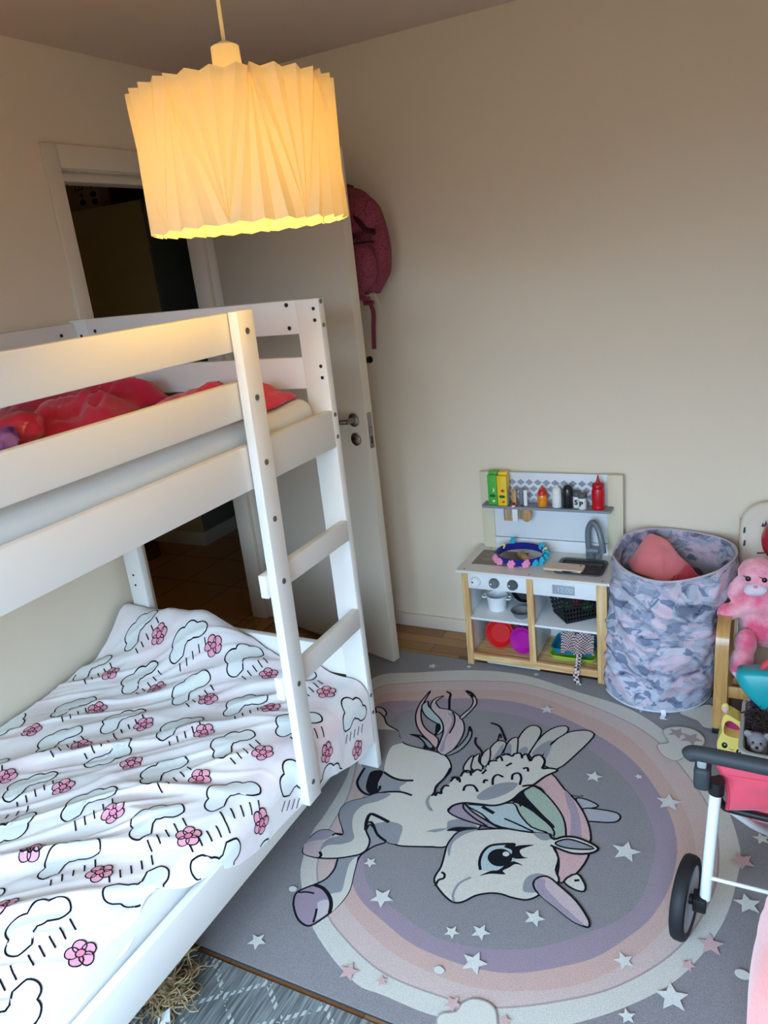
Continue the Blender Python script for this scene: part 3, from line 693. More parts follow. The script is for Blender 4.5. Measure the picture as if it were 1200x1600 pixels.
RUG = """R|ring|1|-2825 4629 -2467 4839 -2054 4992 -1666 5026 -1239 4916 -850 4808 -573 4608 -358 4335 -171 4024 -64 3664 -65 3436 -110 3130 -235 2801 -407 2570 -663 2349 -911 2230 -1206 2167 -1473 2169 -1650 2183 -1975 2361 -2217 2615 -2304 2784 -2357 2967 -2365 3147 -2424 3530 -2628 4039
L|v3|1|-2725 4470 -2473 4664 -1997 4837 -1628 4900 -1211 4798 -820 4637 -575 4444 -357 4140 -220 3864 -170 3595 -175 3293 -289 2914 -506 2617 -749 2433 -1002 2301 -1196 2270 -1528 2278 -1822 2391 -1997 2512 -2179 2737 -2265 3018 -2317 3365 -2554 3980
R|rp|1|-2725 4470 -2473 4664 -1997 4837 -1628 4900 -1211 4798 -820 4637 -575 4444 -357 4140 -220 3864 -170 3595 -175 3293 -289 2914 -506 2617 -749 2433 -1002 2301 -1196 2270 -1528 2278 -1822 2391 -1997 2512 -2179 2737 -2265 3018 -2317 3365 -2554 3980
R|rq|1|-2659 4367 -2388 4564 -1956 4724 -1592 4780 -1181 4670 -792 4476 -502 4122 -317 3748 -272 3461 -314 3133 -423 2854 -585 2628 -763 2488 -1020 2378 -1230 2353 -1510 2382 -1781 2486 -1986 2630 -2125 2824 -2225 3119 -2381 3725
R|rv|1|-2610 4281 -2299 4460 -1913 4607 -1550 4640 -1145 4516 -756 4270 -503 3936 -380 3619 -365 3310 -423 3050 -515 2876 -632 2716 -791 2592 -966 2494 -1163 2452 -1444 2462 -1657 2534 -1860 2631 -2017 2813 -2169 3198 -2339 3739
R|base|1|-2405 4230 -2112 4393 -1860 4464 -1501 4476 -1099 4322 -713 4018 -527 3699 -472 3435 -515 3057 -715 2817 -895 2670 -1090 2582 -1309 2547 -1454 2562 -1671 2636 -1823 2701 -1941 2841 -2098 3165 -2244 3698
F|p2|1|-2600 4268 -2541 4270 -2488 4222 -2487 4174 -2555 4200
F|gl|1|-967 3760 -909 3772 -832 3744 -855 3712 -919 3682
F|gl|1|-909 3685 -806 3714 -718 3715 -692 3679 -722 3631 -831 3599 -870 3600
S|k|0.6|-1003 3780 -967 3781 -929 3797
F|g|1|-2051 3133 -1966 3078 -1898 3041 -1941 2993 -1974 2935 -1990 2872 -1962 2763 -1926 2652 -1927 2562 -1948 2482 -1969 2432 -1997 2382 -2030 2367 -2092 2389 -2160 2454 -2191 2521 -2173 2563 -2126 2617 -2088 2673 -2080 2751 -2101 2826 -2123 2938 -2061 3080
F|c|0|-2000 2874 -1962 2763 -1926 2652 -1927 2562 -1948 2482 -1976 2544 -2012 2589 -1964 2627 -1985 2702 -2019 2817
F|v|1|-2191 2521 -2173 2563 -2124 2613 -2067 2609 -2005 2572 -1970 2526 -1951 2481 -1969 2432 -1997 2382 -2030 2367 -2092 2389 -2160 2454
F|c2|0|-2046 2517 -2006 2551 -1972 2516 -1958 2478 -1998 2411 -2021 2478
S|k|0.9|-2183 2536 -2141 2555 -2096 2562
S|k|1|-2030 2479 -2014 2443 -2000 2397
S|k|1.7|-2124 2613 -2067 2609 -2005 2572 -1969 2527 -1951 2481
F|c|1|-2567 4205 -2487 4174 -2426 4100 -2362 4068 -2309 4047 -2267 3988 -2213 3933 -2150 3915 -2050 3911 -1971 3910 -1881 3893 -1817 3835 -1782 3758 -1790 3681 -1806 3602 -1795 3518 -1697 3528 -1546 3548 -1428 3525 -1431 3324 -1526 3253 -1551 3129 -1627 3095 -1683 3077 -1619 3099 -1786 3043 -1847 3039 -1898 3041 -1972 3070 -2042 3142 -2062 3154 -2077 3136 -2055 3082 -1996 3019 -1977 2956 -1989 2912 -2018 2882 -2106 2827 -2206 2792 -2303 2788 -2334 2826 -2341 2918 -2321 2980 -2268 3005 -2213 2994 -2166 3003 -2210 3063 -2268 3131 -2293 3201 -2272 3269 -2196 3332 -2140 3397 -2186 3370 -2243 3382 -2300 3426 -2333 3510 -2339 3598 -2391 3655 -2528 3961
F|g3|0|-2528 3961 -2442 4019 -2313 4046 -2267 3988 -2213 3933 -2266 3874 -2255 3767 -2216 3648 -2206 3600 -2361 3599
F|g|0|-2339 3598 -2328 3482 -2276 3406 -2196 3370 -2143 3403 -2072 3439 -2003 3459 -2031 3498 -2007 3561 -2069 3556 -2191 3596
F|k|0|-2277 3581 -2202 3607 -2182 3489 -2137 3391 -2179 3376 -2232 3414 -2267 3503
S|k|1.4|-2339 3598 -2323 3469 -2284 3410 -2228 3373 -2176 3371 -2138 3394
S|k|1.5|-2198 3601 -2116 3569 -2044 3565 -1974 3586
S|k|1.5|-2157 3469 -2146 3437 -2149 3394
S|k|1.3|-2140 3397 -2087 3430 -2003 3459 -1922 3453
F|g|0|-2140 3397 -2053 3421 -2099 3336 -2173 3270 -2188 3173 -2144 3075 -2088 2992 -2131 2935 -2211 2894 -2231 2840 -2248 2892 -2227 2953 -2166 3003 -2210 3063 -2268 3131 -2293 3201 -2272 3269 -2196 3332
F|v2|0|-2213 2994 -2268 3005 -2321 2980 -2341 2918 -2341 2870 -2257 2922 -2230 2958
F|p2|0|-2341 2870 -2334 2826 -2303 2788 -2209 2797 -2233 2839 -2257 2922
F|g|0|-2027 3141 -1996 3172 -1952 3196 -1864 3188 -1835 3090 -1831 3044 -1898 3041 -1969 3074
F|g|0|-1751 3062 -1756 3130 -1713 3194 -1652 3240 -1605 3254 -1669 3194 -1610 3260 -1622 3316 -1551 3357 -1431 3324 -1526 3253 -1551 3129 -1627 3095 -1683 3077 -1619 3099
S|k|1|-2166 3003 -2213 2994 -2224 2972
S|k|1.3|-2206 2792 -2206 2815 -2230 2835
S|k|1.8|-2055 3082 -2085 3146 -2093 3213 -2034 3209 -1953 3189
S|k|1.3|-2062 3154 -2035 3139 -1974 3075 -1898 3041
F|p1|1|-1968 3945 -2046 4003 -2127 4063 -2196 4136 -2246 4220 -2278 4304 -2299 4428 -2291 4610 -2274 4436 -2250 4329 -2191 4207 -2117 4124 -1994 4048
F|bl|1|-2271 4387 -2254 4459 -2220 4403 -2184 4374 -2085 4287 -2025 4214 -1998 4134 -2034 4078 -2046 4192 -2153 4249 -2221 4306
F|p2|1|-1950 3923 -1965 4001 -1996 4149 -2062 4263 -2188 4373 -2218 4454 -2210 4515 -2162 4563 -2190 4479 -2167 4436 -2124 4401 -2048 4401 -1941 4340 -1875 4247 -1845 4140 -1843 4000 -1877 3894
F|v2|0|-1935 3929 -1958 4089 -1984 4288 -2050 4360 -1990 4348 -1952 4253 -1947 4128 -1937 4039 -1904 3939
S|k|1|-2020 4378 -1984 4334 -1951 4238 -1943 4130
F|p2|1|-1944 4347 -1913 4484 -1939 4590 -2029 4678 -1971 4665 -1898 4570 -1889 4483 -1917 4325
S|k|1.5|-2168 4625 -2124 4601 -2102 4523 -2052 4400
S|k|1.6|-2029 4678 -1977 4655 -1944 4605
S|k|1|-2188 4373 -2222 4403 -2247 4453
F|g|1|-1877 3894 -1825 4020 -1814 4150 -1837 4245 -1799 4198 -1780 4105 -1796 3989 -1841 3909
S|k|1.6|-1839 4252 -1804 4197
F|k|0|-2213 4031 -2120 4047 -2033 3993 -1958 3921 -2009 3918 -2053 3917 -2064 3962 -2131 4011
F|g|0|-2131 4032 -2054 4000 -1996 3949 -2017 3936 -2077 3992
F|k|0|-2073 4191 -2057 4219 -2023 4170 -2021 4112 -2030 4080
F|p1|1|-1244 3804 -1207 3869 -1158 3929 -1054 3819 -962 3737 -889 3639 -837 3538 -810 3449 -813 3448 -797 3318 -830 3177 -886 3092 -916 3120 -938 3240 -1011 3376 -1039 3480 -1156 3685
F|v2|0|-1046 3806 -984 3746 -924 3641 -882 3522 -852 3392 -905 3373 -959 3598 -1010 3704
F|gn|1|-1278 3700 -1247 3778 -1163 3748 -1051 3643 -978 3532 -942 3387 -1012 3396 -1039 3480 -1174 3599
F|gn|1|-1309 3591 -1269 3600 -1162 3557 -1035 3467 -1014 3403 -1090 3411 -1158 3438 -1242 3513
F|bl|1|-1567 3484 -1428 3525 -1309 3591 -1242 3513 -1147 3434 -1042 3418 -1212 3381 -1357 3381 -1451 3438
F|v|1|-1655 3397 -1642 3449 -1597 3490 -1564 3477 -1504 3435 -1343 3371 -1298 3361 -1398 3348 -1575 3363
S|k|1|-1589 3484 -1568 3444 -1489 3394 -1389 3354
S|k|1|-1316 3448 -1238 3431 -1127 3402
S|k|2|-1474 3501 -1387 3469
F|k|0|-1333 3615 -1286 3709 -1227 3636 -1039 3498 -1048 3477 -1235 3593 -1255 3571 -1280 3601
F|c3|1|-1248 4016 -1261 4144 -1191 4365 -1082 4446 -1017 4443 -1000 4387 -1064 4171 -1141 3989
F|c3|1|-1351 4075 -1327 4300 -1265 4424 -1196 4457 -1176 4391 -1242 4248 -1273 4063
F|c3|1|-1441 4064 -1470 4213 -1452 4354 -1404 4401 -1357 4374 -1338 4297 -1351 4133 -1367 4032
F|c3|1|-1511 4041 -1519 4177 -1481 4230 -1453 4158 -1430 4029
F|c3|1|-1572 3925 -1614 4045 -1594 4148 -1535 4151 -1522 4076 -1535 3938
F|c3|1|-1624 3889 -1644 3977 -1617 4054 -1578 3942 -1581 3866
F|c3|1|-1664 3820 -1690 3904 -1664 3980 -1641 3902 -1594 3853 -1602 3795
F|c3|1|-1706 3787 -1716 3877 -1695 3950 -1671 3836 -1641 3773
F|g|0|-1238 4019 -1233 4211 -1266 4161
F|g|0|-1338 4089 -1302 4208 -1247 4266 -1278 4081
F|g|0|-1428 4078 -1401 4146 -1372 4126 -1372 4049
F|g|0|-1511 4041 -1504 4151 -1462 4038
F|g|0|-1562 3947 -1550 4126 -1527 4055 -1535 3938
S|k|1.3|-1747 4142 -1729 4077 -1662 4010 -1638 3960
S|k|1.3|-1708 4335 -1638 4315 -1593 4255 -1540 4169
S|k|1|-1592 4142 -1604 4231 -1580 4187
F|c|0|-1813 3488 -1789 3513 -1759 3540 -1763 3590 -1738 3630 -1734 3679 -1696 3701 -1693 3755 -1640 3770 -1632 3812 -1569 3834 -1574 3896 -1530 3958 -1514 4016 -1457 4021 -1425 4069 -1371 4065 -1328 4026 -1280 4089 -1237 4038 -1227 3959 -1183 3980 -1134 3973 -1192 3892 -1239 3789 -1290 3704 -1326 3609 -1399 3536 -1498 3508 -1588 3496 -1652 3446 -1694 3383 -1743 3366
S|k|1.3|-1227 3959 -1183 3980 -1134 3973 -1192 3892 -1239 3789 -1290 3704 -1326 3609 -1399 3536 -1500 3513 -1587 3493 -1642 3449 -1655 3397
S|k|1.3|-1779 3491 -1777 3526 -1753 3525 -1764 3556 -1761 3599 -1732 3609
S|k|1.3|-1740 3650 -1733 3691 -1701 3699 -1681 3662
S|k|1.3|-1697 3718 -1695 3776 -1658 3785 -1637 3747
S|k|1.3|-1641 3773 -1622 3816 -1585 3810
S|k|1.3|-1576 3786 -1564 3835
S|k|1.3|-1568 3880 -1572 3925 -1526 3944
S|k|1.3|-1541 3954 -1526 3997 -1493 3952
S|k|1.3|-1516 4004 -1485 4034 -1450 4019 -1442 4048 -1407 4066 -1380 4018
S|k|1.3|-1391 4033 -1368 4073 -1324 4009 -1317 4058 -1280 4089 -1235 4039 -1232 3958
S|k|1.3|-1477 3706 -1495 3770 -1480 3810 -1437 3799
S|k|1.3|-1378 3792 -1388 3842 -1357 3867 -1328 3827 -1319 3761
S|k|1.3|-1631 3593 -1633 3644 -1587 3660 -1543 3616
S|k|1.3|-1535 3704 -1540 3733 -1518 3736
S|k|1.3|-1345 3919 -1321 3936 -1306 3902
S|k|1.3|-1456 3909 -1429 3951
S|k|1.3|-1748 3683 -1725 3700 -1697 3674
S|k|1.3|-1300 3754 -1248 3782 -1191 3772 -1155 3738
S|k|1.3|-1797 3519 -1798 3493 -1808 3490
F|g|0|-1533 3566 -1506 3654 -1434 3739 -1338 3772 -1344 3702 -1404 3615 -1482 3555
S|g|1.2|-1813 3488 -1808 3423 -1769 3373 -1742 3363
S|k|1.2|-1783 3498 -1809 3574 -1789 3668 -1791 3776
F|c|1|-1551 3129 -1546 3195 -1525 3249 -1425 3307 -1289 3364 -1211 3377 -1124 3389 -1035 3409 -998 3380 -993 3326 -943 3251 -935 3163 -900 3095 -940 3037 -968 2977 -994 2940 -1031 2914 -1101 2905 -1157 2907 -1217 2890 -1278 2849 -1322 2791 -1371 2769 -1441 2800 -1513 2858 -1526 2904 -1522 2970 -1538 3058
F|g|0|-1544 3125 -1525 3249 -1425 3307 -1487 3246 -1527 3159 -1508 3056
F|g|0|-1057 2969 -1070 3037 -1046 3090 -997 3112 -956 3099 -981 3022 -988 2983 -1028 2966
F|g|0|-1124 3389 -1035 3409 -1006 3392 -1036 3359 -1074 3353
F|k|0|-1599 3234 -1571 3271 -1517 3296 -1429 3318 -1516 3267 -1540 3219 -1537 3253
F|bl2|0|-1308 3024 -1337 3078 -1343 3150 -1320 3214 -1252 3253 -1190 3247 -1152 3187 -1168 3115 -1196 3053 -1258 3036
F|k|0|-1178 3168 -1175 3143 -1183 3118 -1199 3097 -1221 3084 -1246 3079 -1271 3085 -1292 3100 -1305 3121 -1308 3147 -1301 3172 -1285 3193 -1262 3207 -1236 3212 -1211 3205 -1191 3190
F|w|0|-1201 3188 -1201 3176 -1208 3167 -1219 3163 -1230 3166 -1236 3175 -1236 3186 -1229 3195 -1218 3199 -1208 3196
S|k|1.3|-1312 3023 -1337 3078 -1343 3150 -1319 3211 -1251 3250 -1197 3270
F|k|0|-1302 2982 -1258 3036 -1221 3056 -1189 3120 -1158 3145 -1106 3132 -1148 3129 -1171 3094 -1198 3059 -1177 3040 -1252 3017
F|k|0|-1244 3228 -1232 3253 -1191 3275 -1188 3255 -1159 3273 -1093 3300 -1135 3261 -1155 3229 -1125 3194 -1097 3197 -1146 3169 -1186 3172 -1196 3218
S|k|1.1|-1499 2833 -1498 2877 -1477 2899 -1483 2926 -1505 2935
S|g|1.1|-1368 2774 -1390 2819 -1386 2894 -1342 2957
F|c|1|-876 3104 -825 3176 -773 3124 -761 3087 -774 3068 -823 3070
S|k|1.2|-827 3125 -803 3138
F|c|0|-1051 3326 -996 3374 -954 3417 -890 3434 -812 3421 -759 3392 -790 3344 -880 3310 -968 3320
S|k|1.2|-1036 3412 -1002 3379 -954 3417 -890 3434 -812 3421 -759 3392 -790 3344 -880 3310 -968 3320 -1008 3328
F|g|1|-987 3357 -931 3405 -855 3405 -780 3384 -870 3347 -953 3337
F|p2|1|-1021 3041 -1003 3085 -957 3102 -893 3067 -789 3000 -712 2917 -693 2876 -706 2860 -775 2871 -874 2922 -967 2971 -1004 3001
F|v2|0|-1015 3039 -1001 3076 -968 3076 -956 3031 -876 2967 -785 2911 -716 2867 -775 2871 -874 2922 -967 2971
W|w|0|-1866 2859 -1891 2870 -1894 2897 -1911 2876 -1938 2883 -1924 2859 -1938 2836 -1911 2842 -1894 2821 -1891 2849
W|w|0|-1715 2726 -1743 2690 -1788 2699 -1763 2660 -1785 2620 -1741 2633 -1709 2599 -1708 2645 -1666 2665 -1709 2680
W|w|0|-2250 2215 -2229 2187 -2245 2155 -2211 2166 -2185 2141 -2185 2177 -2154 2193 -2188 2204 -2194 2239 -2215 2210
W|w|0|-1338 2567 -1311 2577 -1290 2558 -1291 2586 -1267 2600 -1294 2607 -1300 2635 -1316 2611 -1344 2614 -1326 2592
W|w|0|-1152 2602 -1155 2636 -1126 2655 -1159 2663 -1168 2696 -1186 2666 -1220 2668 -1197 2642 -1210 2610 -1178 2624
W|w|0|-900 2833 -937 2840 -949 2877 -967 2843 -1005 2844 -978 2816 -991 2780 -956 2797 -926 2774 -931 2811
W|w|0|-1141 2540 -1161 2499 -1207 2498 -1174 2466 -1187 2422 -1147 2444 -1109 2418 -1117 2463 -1081 2491 -1126 2497
W|w|0|-692 3447 -650 3410 -664 3357 -616 3385 -570 3356 -582 3410 -540 3445 -595 3450 -615 3501 -637 3450
W|w|0|-939 3937 -907 3958 -874 3939 -884 3976 -856 4001 -894 4003 -910 4037 -923 4002 -960 3998 -931 3974
W|w|0|-406 3837 -422 3887 -385 3923 -437 3923 -460 3969 -477 3920 -528 3912 -486 3882 -494 3831 -452 3861
W|w|0|-2382 4954 -2409 4953 -2423 4977 -2431 4951 -2458 4945 -2435 4930 -2438 4902 -2416 4919 -2391 4908 -2401 4934
W|w|0|-2131 5038 -2136 5021 -2153 5016 -2138 5007 -2139 4988 -2125 5000 -2108 4993 -2115 5010 -2103 5024 -2122 5023
W|w|0|-1429 4615 -1395 4596 -1396 4558 -1369 4584 -1333 4572 -1349 4606 -1326 4636 -1364 4631 -1385 4662 -1392 4625
W|w|0|-310 2561 -274 2598 -225 2583 -249 2628 -219 2670 -270 2662 -301 2703 -308 2652 -357 2635 -311 2612
W|w|0|44 3234 20 3274 45 3313 0 3303 -30 3339 -35 3293 -78 3276 -35 3257 -33 3211 -2 3245
W|w|0|76 3790 44 3782 23 3806 21 3773 -9 3760 21 3748 25 3716 45 3741 77 3734 59 3762
W|w|0|-459 2505 -459 2479 -483 2467 -458 2458 -454 2432 -438 2453 -412 2449 -427 2470 -415 2494 -440 2486
W|w|0|-680 4067 -662 4062 -658 4043 -648 4059 -629 4057 -640 4072 -632 4089 -650 4082 -664 4095 -664 4076
W|w|0|-1251 5168 -1239 5187 -1217 5185 -1231 5203 -1222 5224 -1243 5215 -1261 5230 -1259 5207 -1278 5195 -1256 5190
W|w|0|-705 4793 -728 4818 -716 4850 -747 4836 -774 4857 -770 4823 -798 4804 -765 4798 -756 4765 -739 4795
W|w|0|-817 4916 -840 4904 -861 4919 -857 4894 -877 4878 -852 4874 -844 4850 -832 4873 -806 4873 -825 4891
W|w|0|-533 2778 -526 2745 -552 2724 -519 2720 -507 2688 -493 2719 -459 2721 -484 2743 -475 2776 -504 2759
W|w|0|-1605 5043 -1587 5042 -1580 5025 -1574 5042 -1556 5043 -1569 5055 -1565 5073 -1581 5063 -1596 5072 -1592 5055
W|p1|0|-1633 2231 -1670 2230 -1687 2263 -1698 2228 -1735 2222 -1705 2200 -1710 2164 -1680 2186 -1647 2169 -1659 2204
W|p1|0|-1526 2251 -1523 2229 -1541 2217 -1520 2213 -1513 2193 -1503 2212 -1482 2211 -1497 2227 -1490 2247 -1509 2238
W|p1|0|-1195 2218 -1166 2225 -1146 2204 -1145 2233 -1118 2245 -1145 2256 -1149 2285 -1167 2262 -1196 2268 -1180 2243
W|p1|0|-108 2921 -126 2962 -97 2996 -141 2993 -165 3031 -175 2987 -218 2977 -180 2954 -183 2909 -150 2938
W|p1|0|-7 3611 -46 3588 -84 3613 -75 3568 -110 3540 -65 3535 -48 3493 -30 3534 15 3537 -18 3567
W|p1|0|-268 2836 -253 2817 -263 2794 -240 2802 -222 2785 -222 2810 -201 2822 -224 2829 -229 2854 -243 2833
W|p1|0|-930 2227 -916 2242 -896 2235 -906 2254 -894 2270 -914 2267 -926 2284 -929 2264 -949 2257 -930 2248
F|c|0.6|-590 4432 -528 4474 -575 4562 -567 4625 -491 4672 -390 4667 -324 4592 -325 4512 -369 4455 -449 4304 -527 4312 -573 4366
F|c|0.6|-1198 2141 -1190 2180 -1133 2213 -1123 2259 -1083 2299 -1010 2305 -961 2260 -931 2119 -1055 2068 -1158 2102
F|c|0.6|-503 4843 -416 4928 -318 5000 -226 4851 -238 4732 -335 4715 -381 4778 -445 4805
W|v3|0|-425 4597 -467 4614 -470 4659 -500 4625 -544 4635 -520 4597 -544 4558 -500 4569 -470 4534 -467 4579
W|v3|0|-372 4631 -408 4593 -459 4608 -434 4562 -464 4518 -412 4528 -380 4486 -373 4538 -323 4555 -370 4579
F|w|0|-2194 2538 -2198 2549 -2210 2556 -2225 2556 -2236 2549 -2241 2538 -2236 2527 -2225 2520 -2210 2520 -2198 2527
F|w|0|-1260 2375 -1264 2386 -1277 2394 -1292 2394 -1304 2386 -1309 2375 -1304 2363 -1292 2356 -1277 2356 -1264 2363
F|w|0|19 2855 13 2870 -3 2879 -23 2879 -40 2870 -46 2855 -40 2839 -24 2830 -3 2830 13 2839"""
RX0, RX1, RY0, RY1 = -1.80, .46, 1.032, 2.562
b = nb(); box(b, RX0, RX1, RY0, RY1, 0, RZ, .002, KEYS.index('base'))
for f in b.faces:
    if abs(f.normal.z) < .5: f.material_index = KEYS.index('bind')
lay = [RZ]
def up():
    lay[0] += .00003; return lay[0]
def rstroke(P, w, key, z, closed=False):
    N = len(P); L = []
    for i, p in enumerate(P):
        a = P[i-1] if (closed or i) else P[0]; c = P[(i+1) % N] if (closed or i < N-1) else P[-1]
        d = (c-a); d.z = 0
        if d.length < 1e-9: d = Vector((1, 0, 0))
        d.normalize(); nx, ny = -d.y*w/2, d.x*w/2
        L.append((b.verts.new((p.x+nx, p.y+ny, z)), b.verts.new((p.x-nx, p.y-ny, z))))
    for i in range(N if closed else N-1):
        (a0, a1), (c0, c1) = L[i], L[(i+1) % N]
        try: b.faces.new((a0, a1, c1, c0)).material_index = KEYS.index(key)
        except ValueError: pass
for line in RUG.strip().split('\n'):
    kind, key, o, s = line.split('|'); o = float(o); n = list(map(int, s.split())); P = [Vector((n[i]/2000, n[i+1]/2000, 0)) for i in range(0, len(n), 2)]
    if kind == 'S':
        rstroke(catmull(P, 4), .0062*o, key, up()); continue
    if kind in 'RL': P = catmull(P, 6, closed=True)
    if kind == 'L': rstroke(P, .010, key, up(), True); continue
    if kind == 'F': P = catmull(P, 3, closed=True)
    z = up(); poly3(b, [(p.x, p.y, z) for p in P], mi=KEYS.index(key))
    if kind == 'F' and o: rstroke(P, .0058*o, 'k' if o == 1 else 'v3', up(), True)
rug = tag(obj('unicorn_rug', b, list(PK.values()), loc=((RX0+RX1)/2, (RY0+RY1)/2, 0), sharp=None), 'large grey rug with a cream winged unicorn inside pastel rainbow rings and stars', 'rug')

def grey_rug():
    m = bpy.data.materials.new('grey_woven_rug'); m.use_nodes = True; nt = m.node_tree; bb = nt.nodes['Principled BSDF']
    t = nt.nodes.new('ShaderNodeTexCoord')
    def N(ty, **k):
        n = nt.nodes.new(ty)
        for a, v in k.items(): n.inputs[a].default_value = v
        return n
    mp = N('ShaderNodeMapping', Scale=(170, 9, 1)); nt.links.new(t.outputs['Object'], mp.inputs[0])
    n1 = N('ShaderNodeTexNoise', Scale=1.0, Detail=3); nt.links.new(mp.outputs[0], n1.inputs['Vector'])
    r1 = nt.nodes.new('ShaderNodeValToRGB'); r1.color_ramp.elements[0].position = .35; r1.color_ramp.elements[1].position = .68
    r1.color_ramp.elements[0].color = (*lin((82, 90, 92)), 1); r1.color_ramp.elements[1].color = (*lin((146, 154, 154)), 1)
    nt.links.new(n1.outputs['Fac'], r1.inputs[0])
    # diamond lattice of light dashes
    sp = N('ShaderNodeSeparateXYZ'); nt.links.new(t.outputs['Object'], sp.inputs[0])
    def math_(op, a, b_=None, v=None):
        n = nt.nodes.new('ShaderNodeMath'); n.operation = op
        nt.links.new(a, n.inputs[0])
        if b_ is not None: nt.links.new(b_, n.inputs[1])
        if v is not None: n.inputs[1].default_value = v
        return n.outputs[0]
    outs = []
    for sg in (1, -1):
        k = math_('MULTIPLY', sp.outputs['Y'], v=1.25*sg); q = math_('ADD', sp.outputs['X'], k); q = math_('MULTIPLY', q, v=6.2); q = math_('FRACT', q); q = math_('SUBTRACT', q, v=.5); q = math_('ABSOLUTE', q); outs.append(math_('LESS_THAN', q, v=.055))
    l = math_('MAXIMUM', outs[0], outs[1])
    x8 = math_('MULTIPLY', sp.outputs['X'], v=70); x8 = math_('FRACT', x8); x8 = math_('LESS_THAN', x8, v=.55); l = math_('MULTIPLY', l, x8)
    n3 = N('ShaderNodeTexNoise', Scale=60., Detail=2); nt.links.new(t.outputs['Object'], n3.inputs['Vector']); g3 = math_('GREATER_THAN', n3.outputs['Fac'], v=.44); l = math_('MULTIPLY', l, g3)
    mx = nt.nodes.new('ShaderNodeMix'); mx.data_type = 'RGBA'; nt.links.new(l, mx.inputs[0]); nt.links.new(r1.outputs[0], mx.inputs[6]); mx.inputs[7].default_value = (*lin((188, 198, 196)), 1)
    nt.links.new(mx.outputs[2], bb.inputs['Base Color']); bb.inputs['Roughness'].default_value = .95
    bp = nt.nodes.new('ShaderNodeBump'); bp.inputs['Strength'].default_value = .4; bp.inputs['Distance'].default_value = .003; nt.links.new(n1.outputs['Fac'], bp.inputs['Height']); nt.links.new(bp.outputs[0], bb.inputs['Normal'])
    return m
b = nb(); box(b, -1.78, .1, -.45, 1.019, 0, .007, .002)
tag(obj('woven_rug', b, grey_rug(), loc=(-.85, .3, 0)), 'flat grey woven rug with pale dashed diamonds at the bottom edge', 'rug')

# ---------------------------------------------------------------- backpack hanging behind the door
def leopard(name, c1, c2):
    m = bpy.data.materials.new(name); m.use_nodes = True; nt = m.node_tree; bb = nt.nodes['Principled BSDF']
    t = nt.nodes.new('ShaderNodeTexCoord'); n = nt.nodes.new('ShaderNodeTexNoise'); n.inputs['Scale'].default_value = 70; n.inputs['Detail'].default_value = 1; n.inputs['Distortion'].default_value = 2.
    r = nt.nodes.new('ShaderNodeValToRGB'); r.color_ramp.interpolation = 'CONSTANT'; e = r.color_ramp.elements
    e[0].position = 0; e[0].color = (*lin(c1), 1); e[1].position = .47; e[1].color = (*lin(c2), 1); e.new(.55).color = (*lin(c1), 1)
    nt.links.new(t.outputs['Object'], n.inputs['Vector']); nt.links.new(n.outputs['Fac'], r.inputs[0]); nt.links.new(r.outputs[0], bb.inputs['Base Color']); bb.inputs['Roughness'].default_value = .8; return m
LEO = leopard('pink_print_fabric', (150, 66, 84), (104, 30, 52)); DKRED = mat('dark_berry', (58, 20, 32), .8, .2); BERRY = mat('berry_webbing', (138, 60, 80), .8, .2)
bp_ = thing('backpack', 'pink patterned backpack hanging on the wall behind the open door', 'backpack', (-1.45, 2.78, 1.87))
def F_body(u, v):
    # closed bag shape: v from bottom to top, u around
    a = 2*PI*u; z = 1.47+.37*v; w = .128*(.55+.53*math.sin(PI*min(1, v*.74+.16)))*(.72+.28*sm(0, .22, v))*(1 if v < .8 else math.sqrt(max(0, 1-((v-.8)/.2)**2))*.9+.1)
    d = .085*(1.05-.45*v)*(1 if v < .85 else math.sqrt(max(.0, 1-((v-.85)/.15)**2))*.9+.1); d *= 1 if v > .06 else .5+v*8.3
    ca, sa = math.cos(a), math.sin(a); k = 2.6
    px = w*math.copysign(abs(ca)**(2/k), ca); py = d*math.copysign(abs(sa)**(2/k), sa)
    s = .008*nz3(px*14, py*14+3, z*10)
    return Vector((-1.462+px*(1+s*6), 2.705-.012*v+py, z+s))
b = nb(); V = grid(b, F_body, 40, 26, 0, closed_u=True)
b.faces.new([V[i][0] for i in range(40)]); b.faces.new([V[i][-1] for i in range(40)])
obj('bag', b, LEO, bp_, sharp=70)
def F_pk(u, v):
    a = 2*PI*u; z = 1.475+.20*v; e = math.sin(PI*min(.98, max(.02, v)))**.35
    ca, sa = math.cos(a), math.sin(a)
    return Vector((-1.445+.108*e*math.copysign(abs(ca)**.7, ca), 2.60+.05*e*math.copysign(abs(sa)**.7, sa), z+.006*nz3(ca*2, sa*2, v*5)))
b = nb(); V = grid(b, F_pk, 36, 20, 0, closed_u=True); b.faces.new([V[i][0] for i in range(36)]); b.faces.new([V[i][-1] for i in range(36)])
pk = obj('front_pocket', b, LEO, bp_, sharp=70)
b = nb(); tube(b, [(-1.445+.112*math.cos(t), 2.60-.053*math.sin(t), 1.655+.002*math.sin(3*t)) for t in [PI*i/14 for i in range(15)]], .004, 8); obj('zip', b, DKRED, pk)
b = nb(); tube(b, catmull([(-1.36, 2.63, 1.67), (-1.345, 2.63, 1.60), (-1.338, 2.625, 1.53), (-1.343, 2.625, 1.50)], 5), .0022, 6)
tube(b, [(-1.343+.010*math.cos(t), 2.625, 1.488+.012*math.sin(t)) for t in [2*PI*i/16 for i in range(16)]], .0018, 6, closed=True); obj('zip_pull', b, BERRY, pk)
b = nb()   # the flap over the top
def F_flap(u, v):
    a = PI*(u-.5)*1.02; th = PI*.62*v
    return Vector((-1.46+.126*math.sin(a)*(.75+.25*math.sin(th)), 2.70-.02-.088*math.sin(th)*math.cos(a), 1.735+.118*math.cos(th)*math.cos(a*.75)))
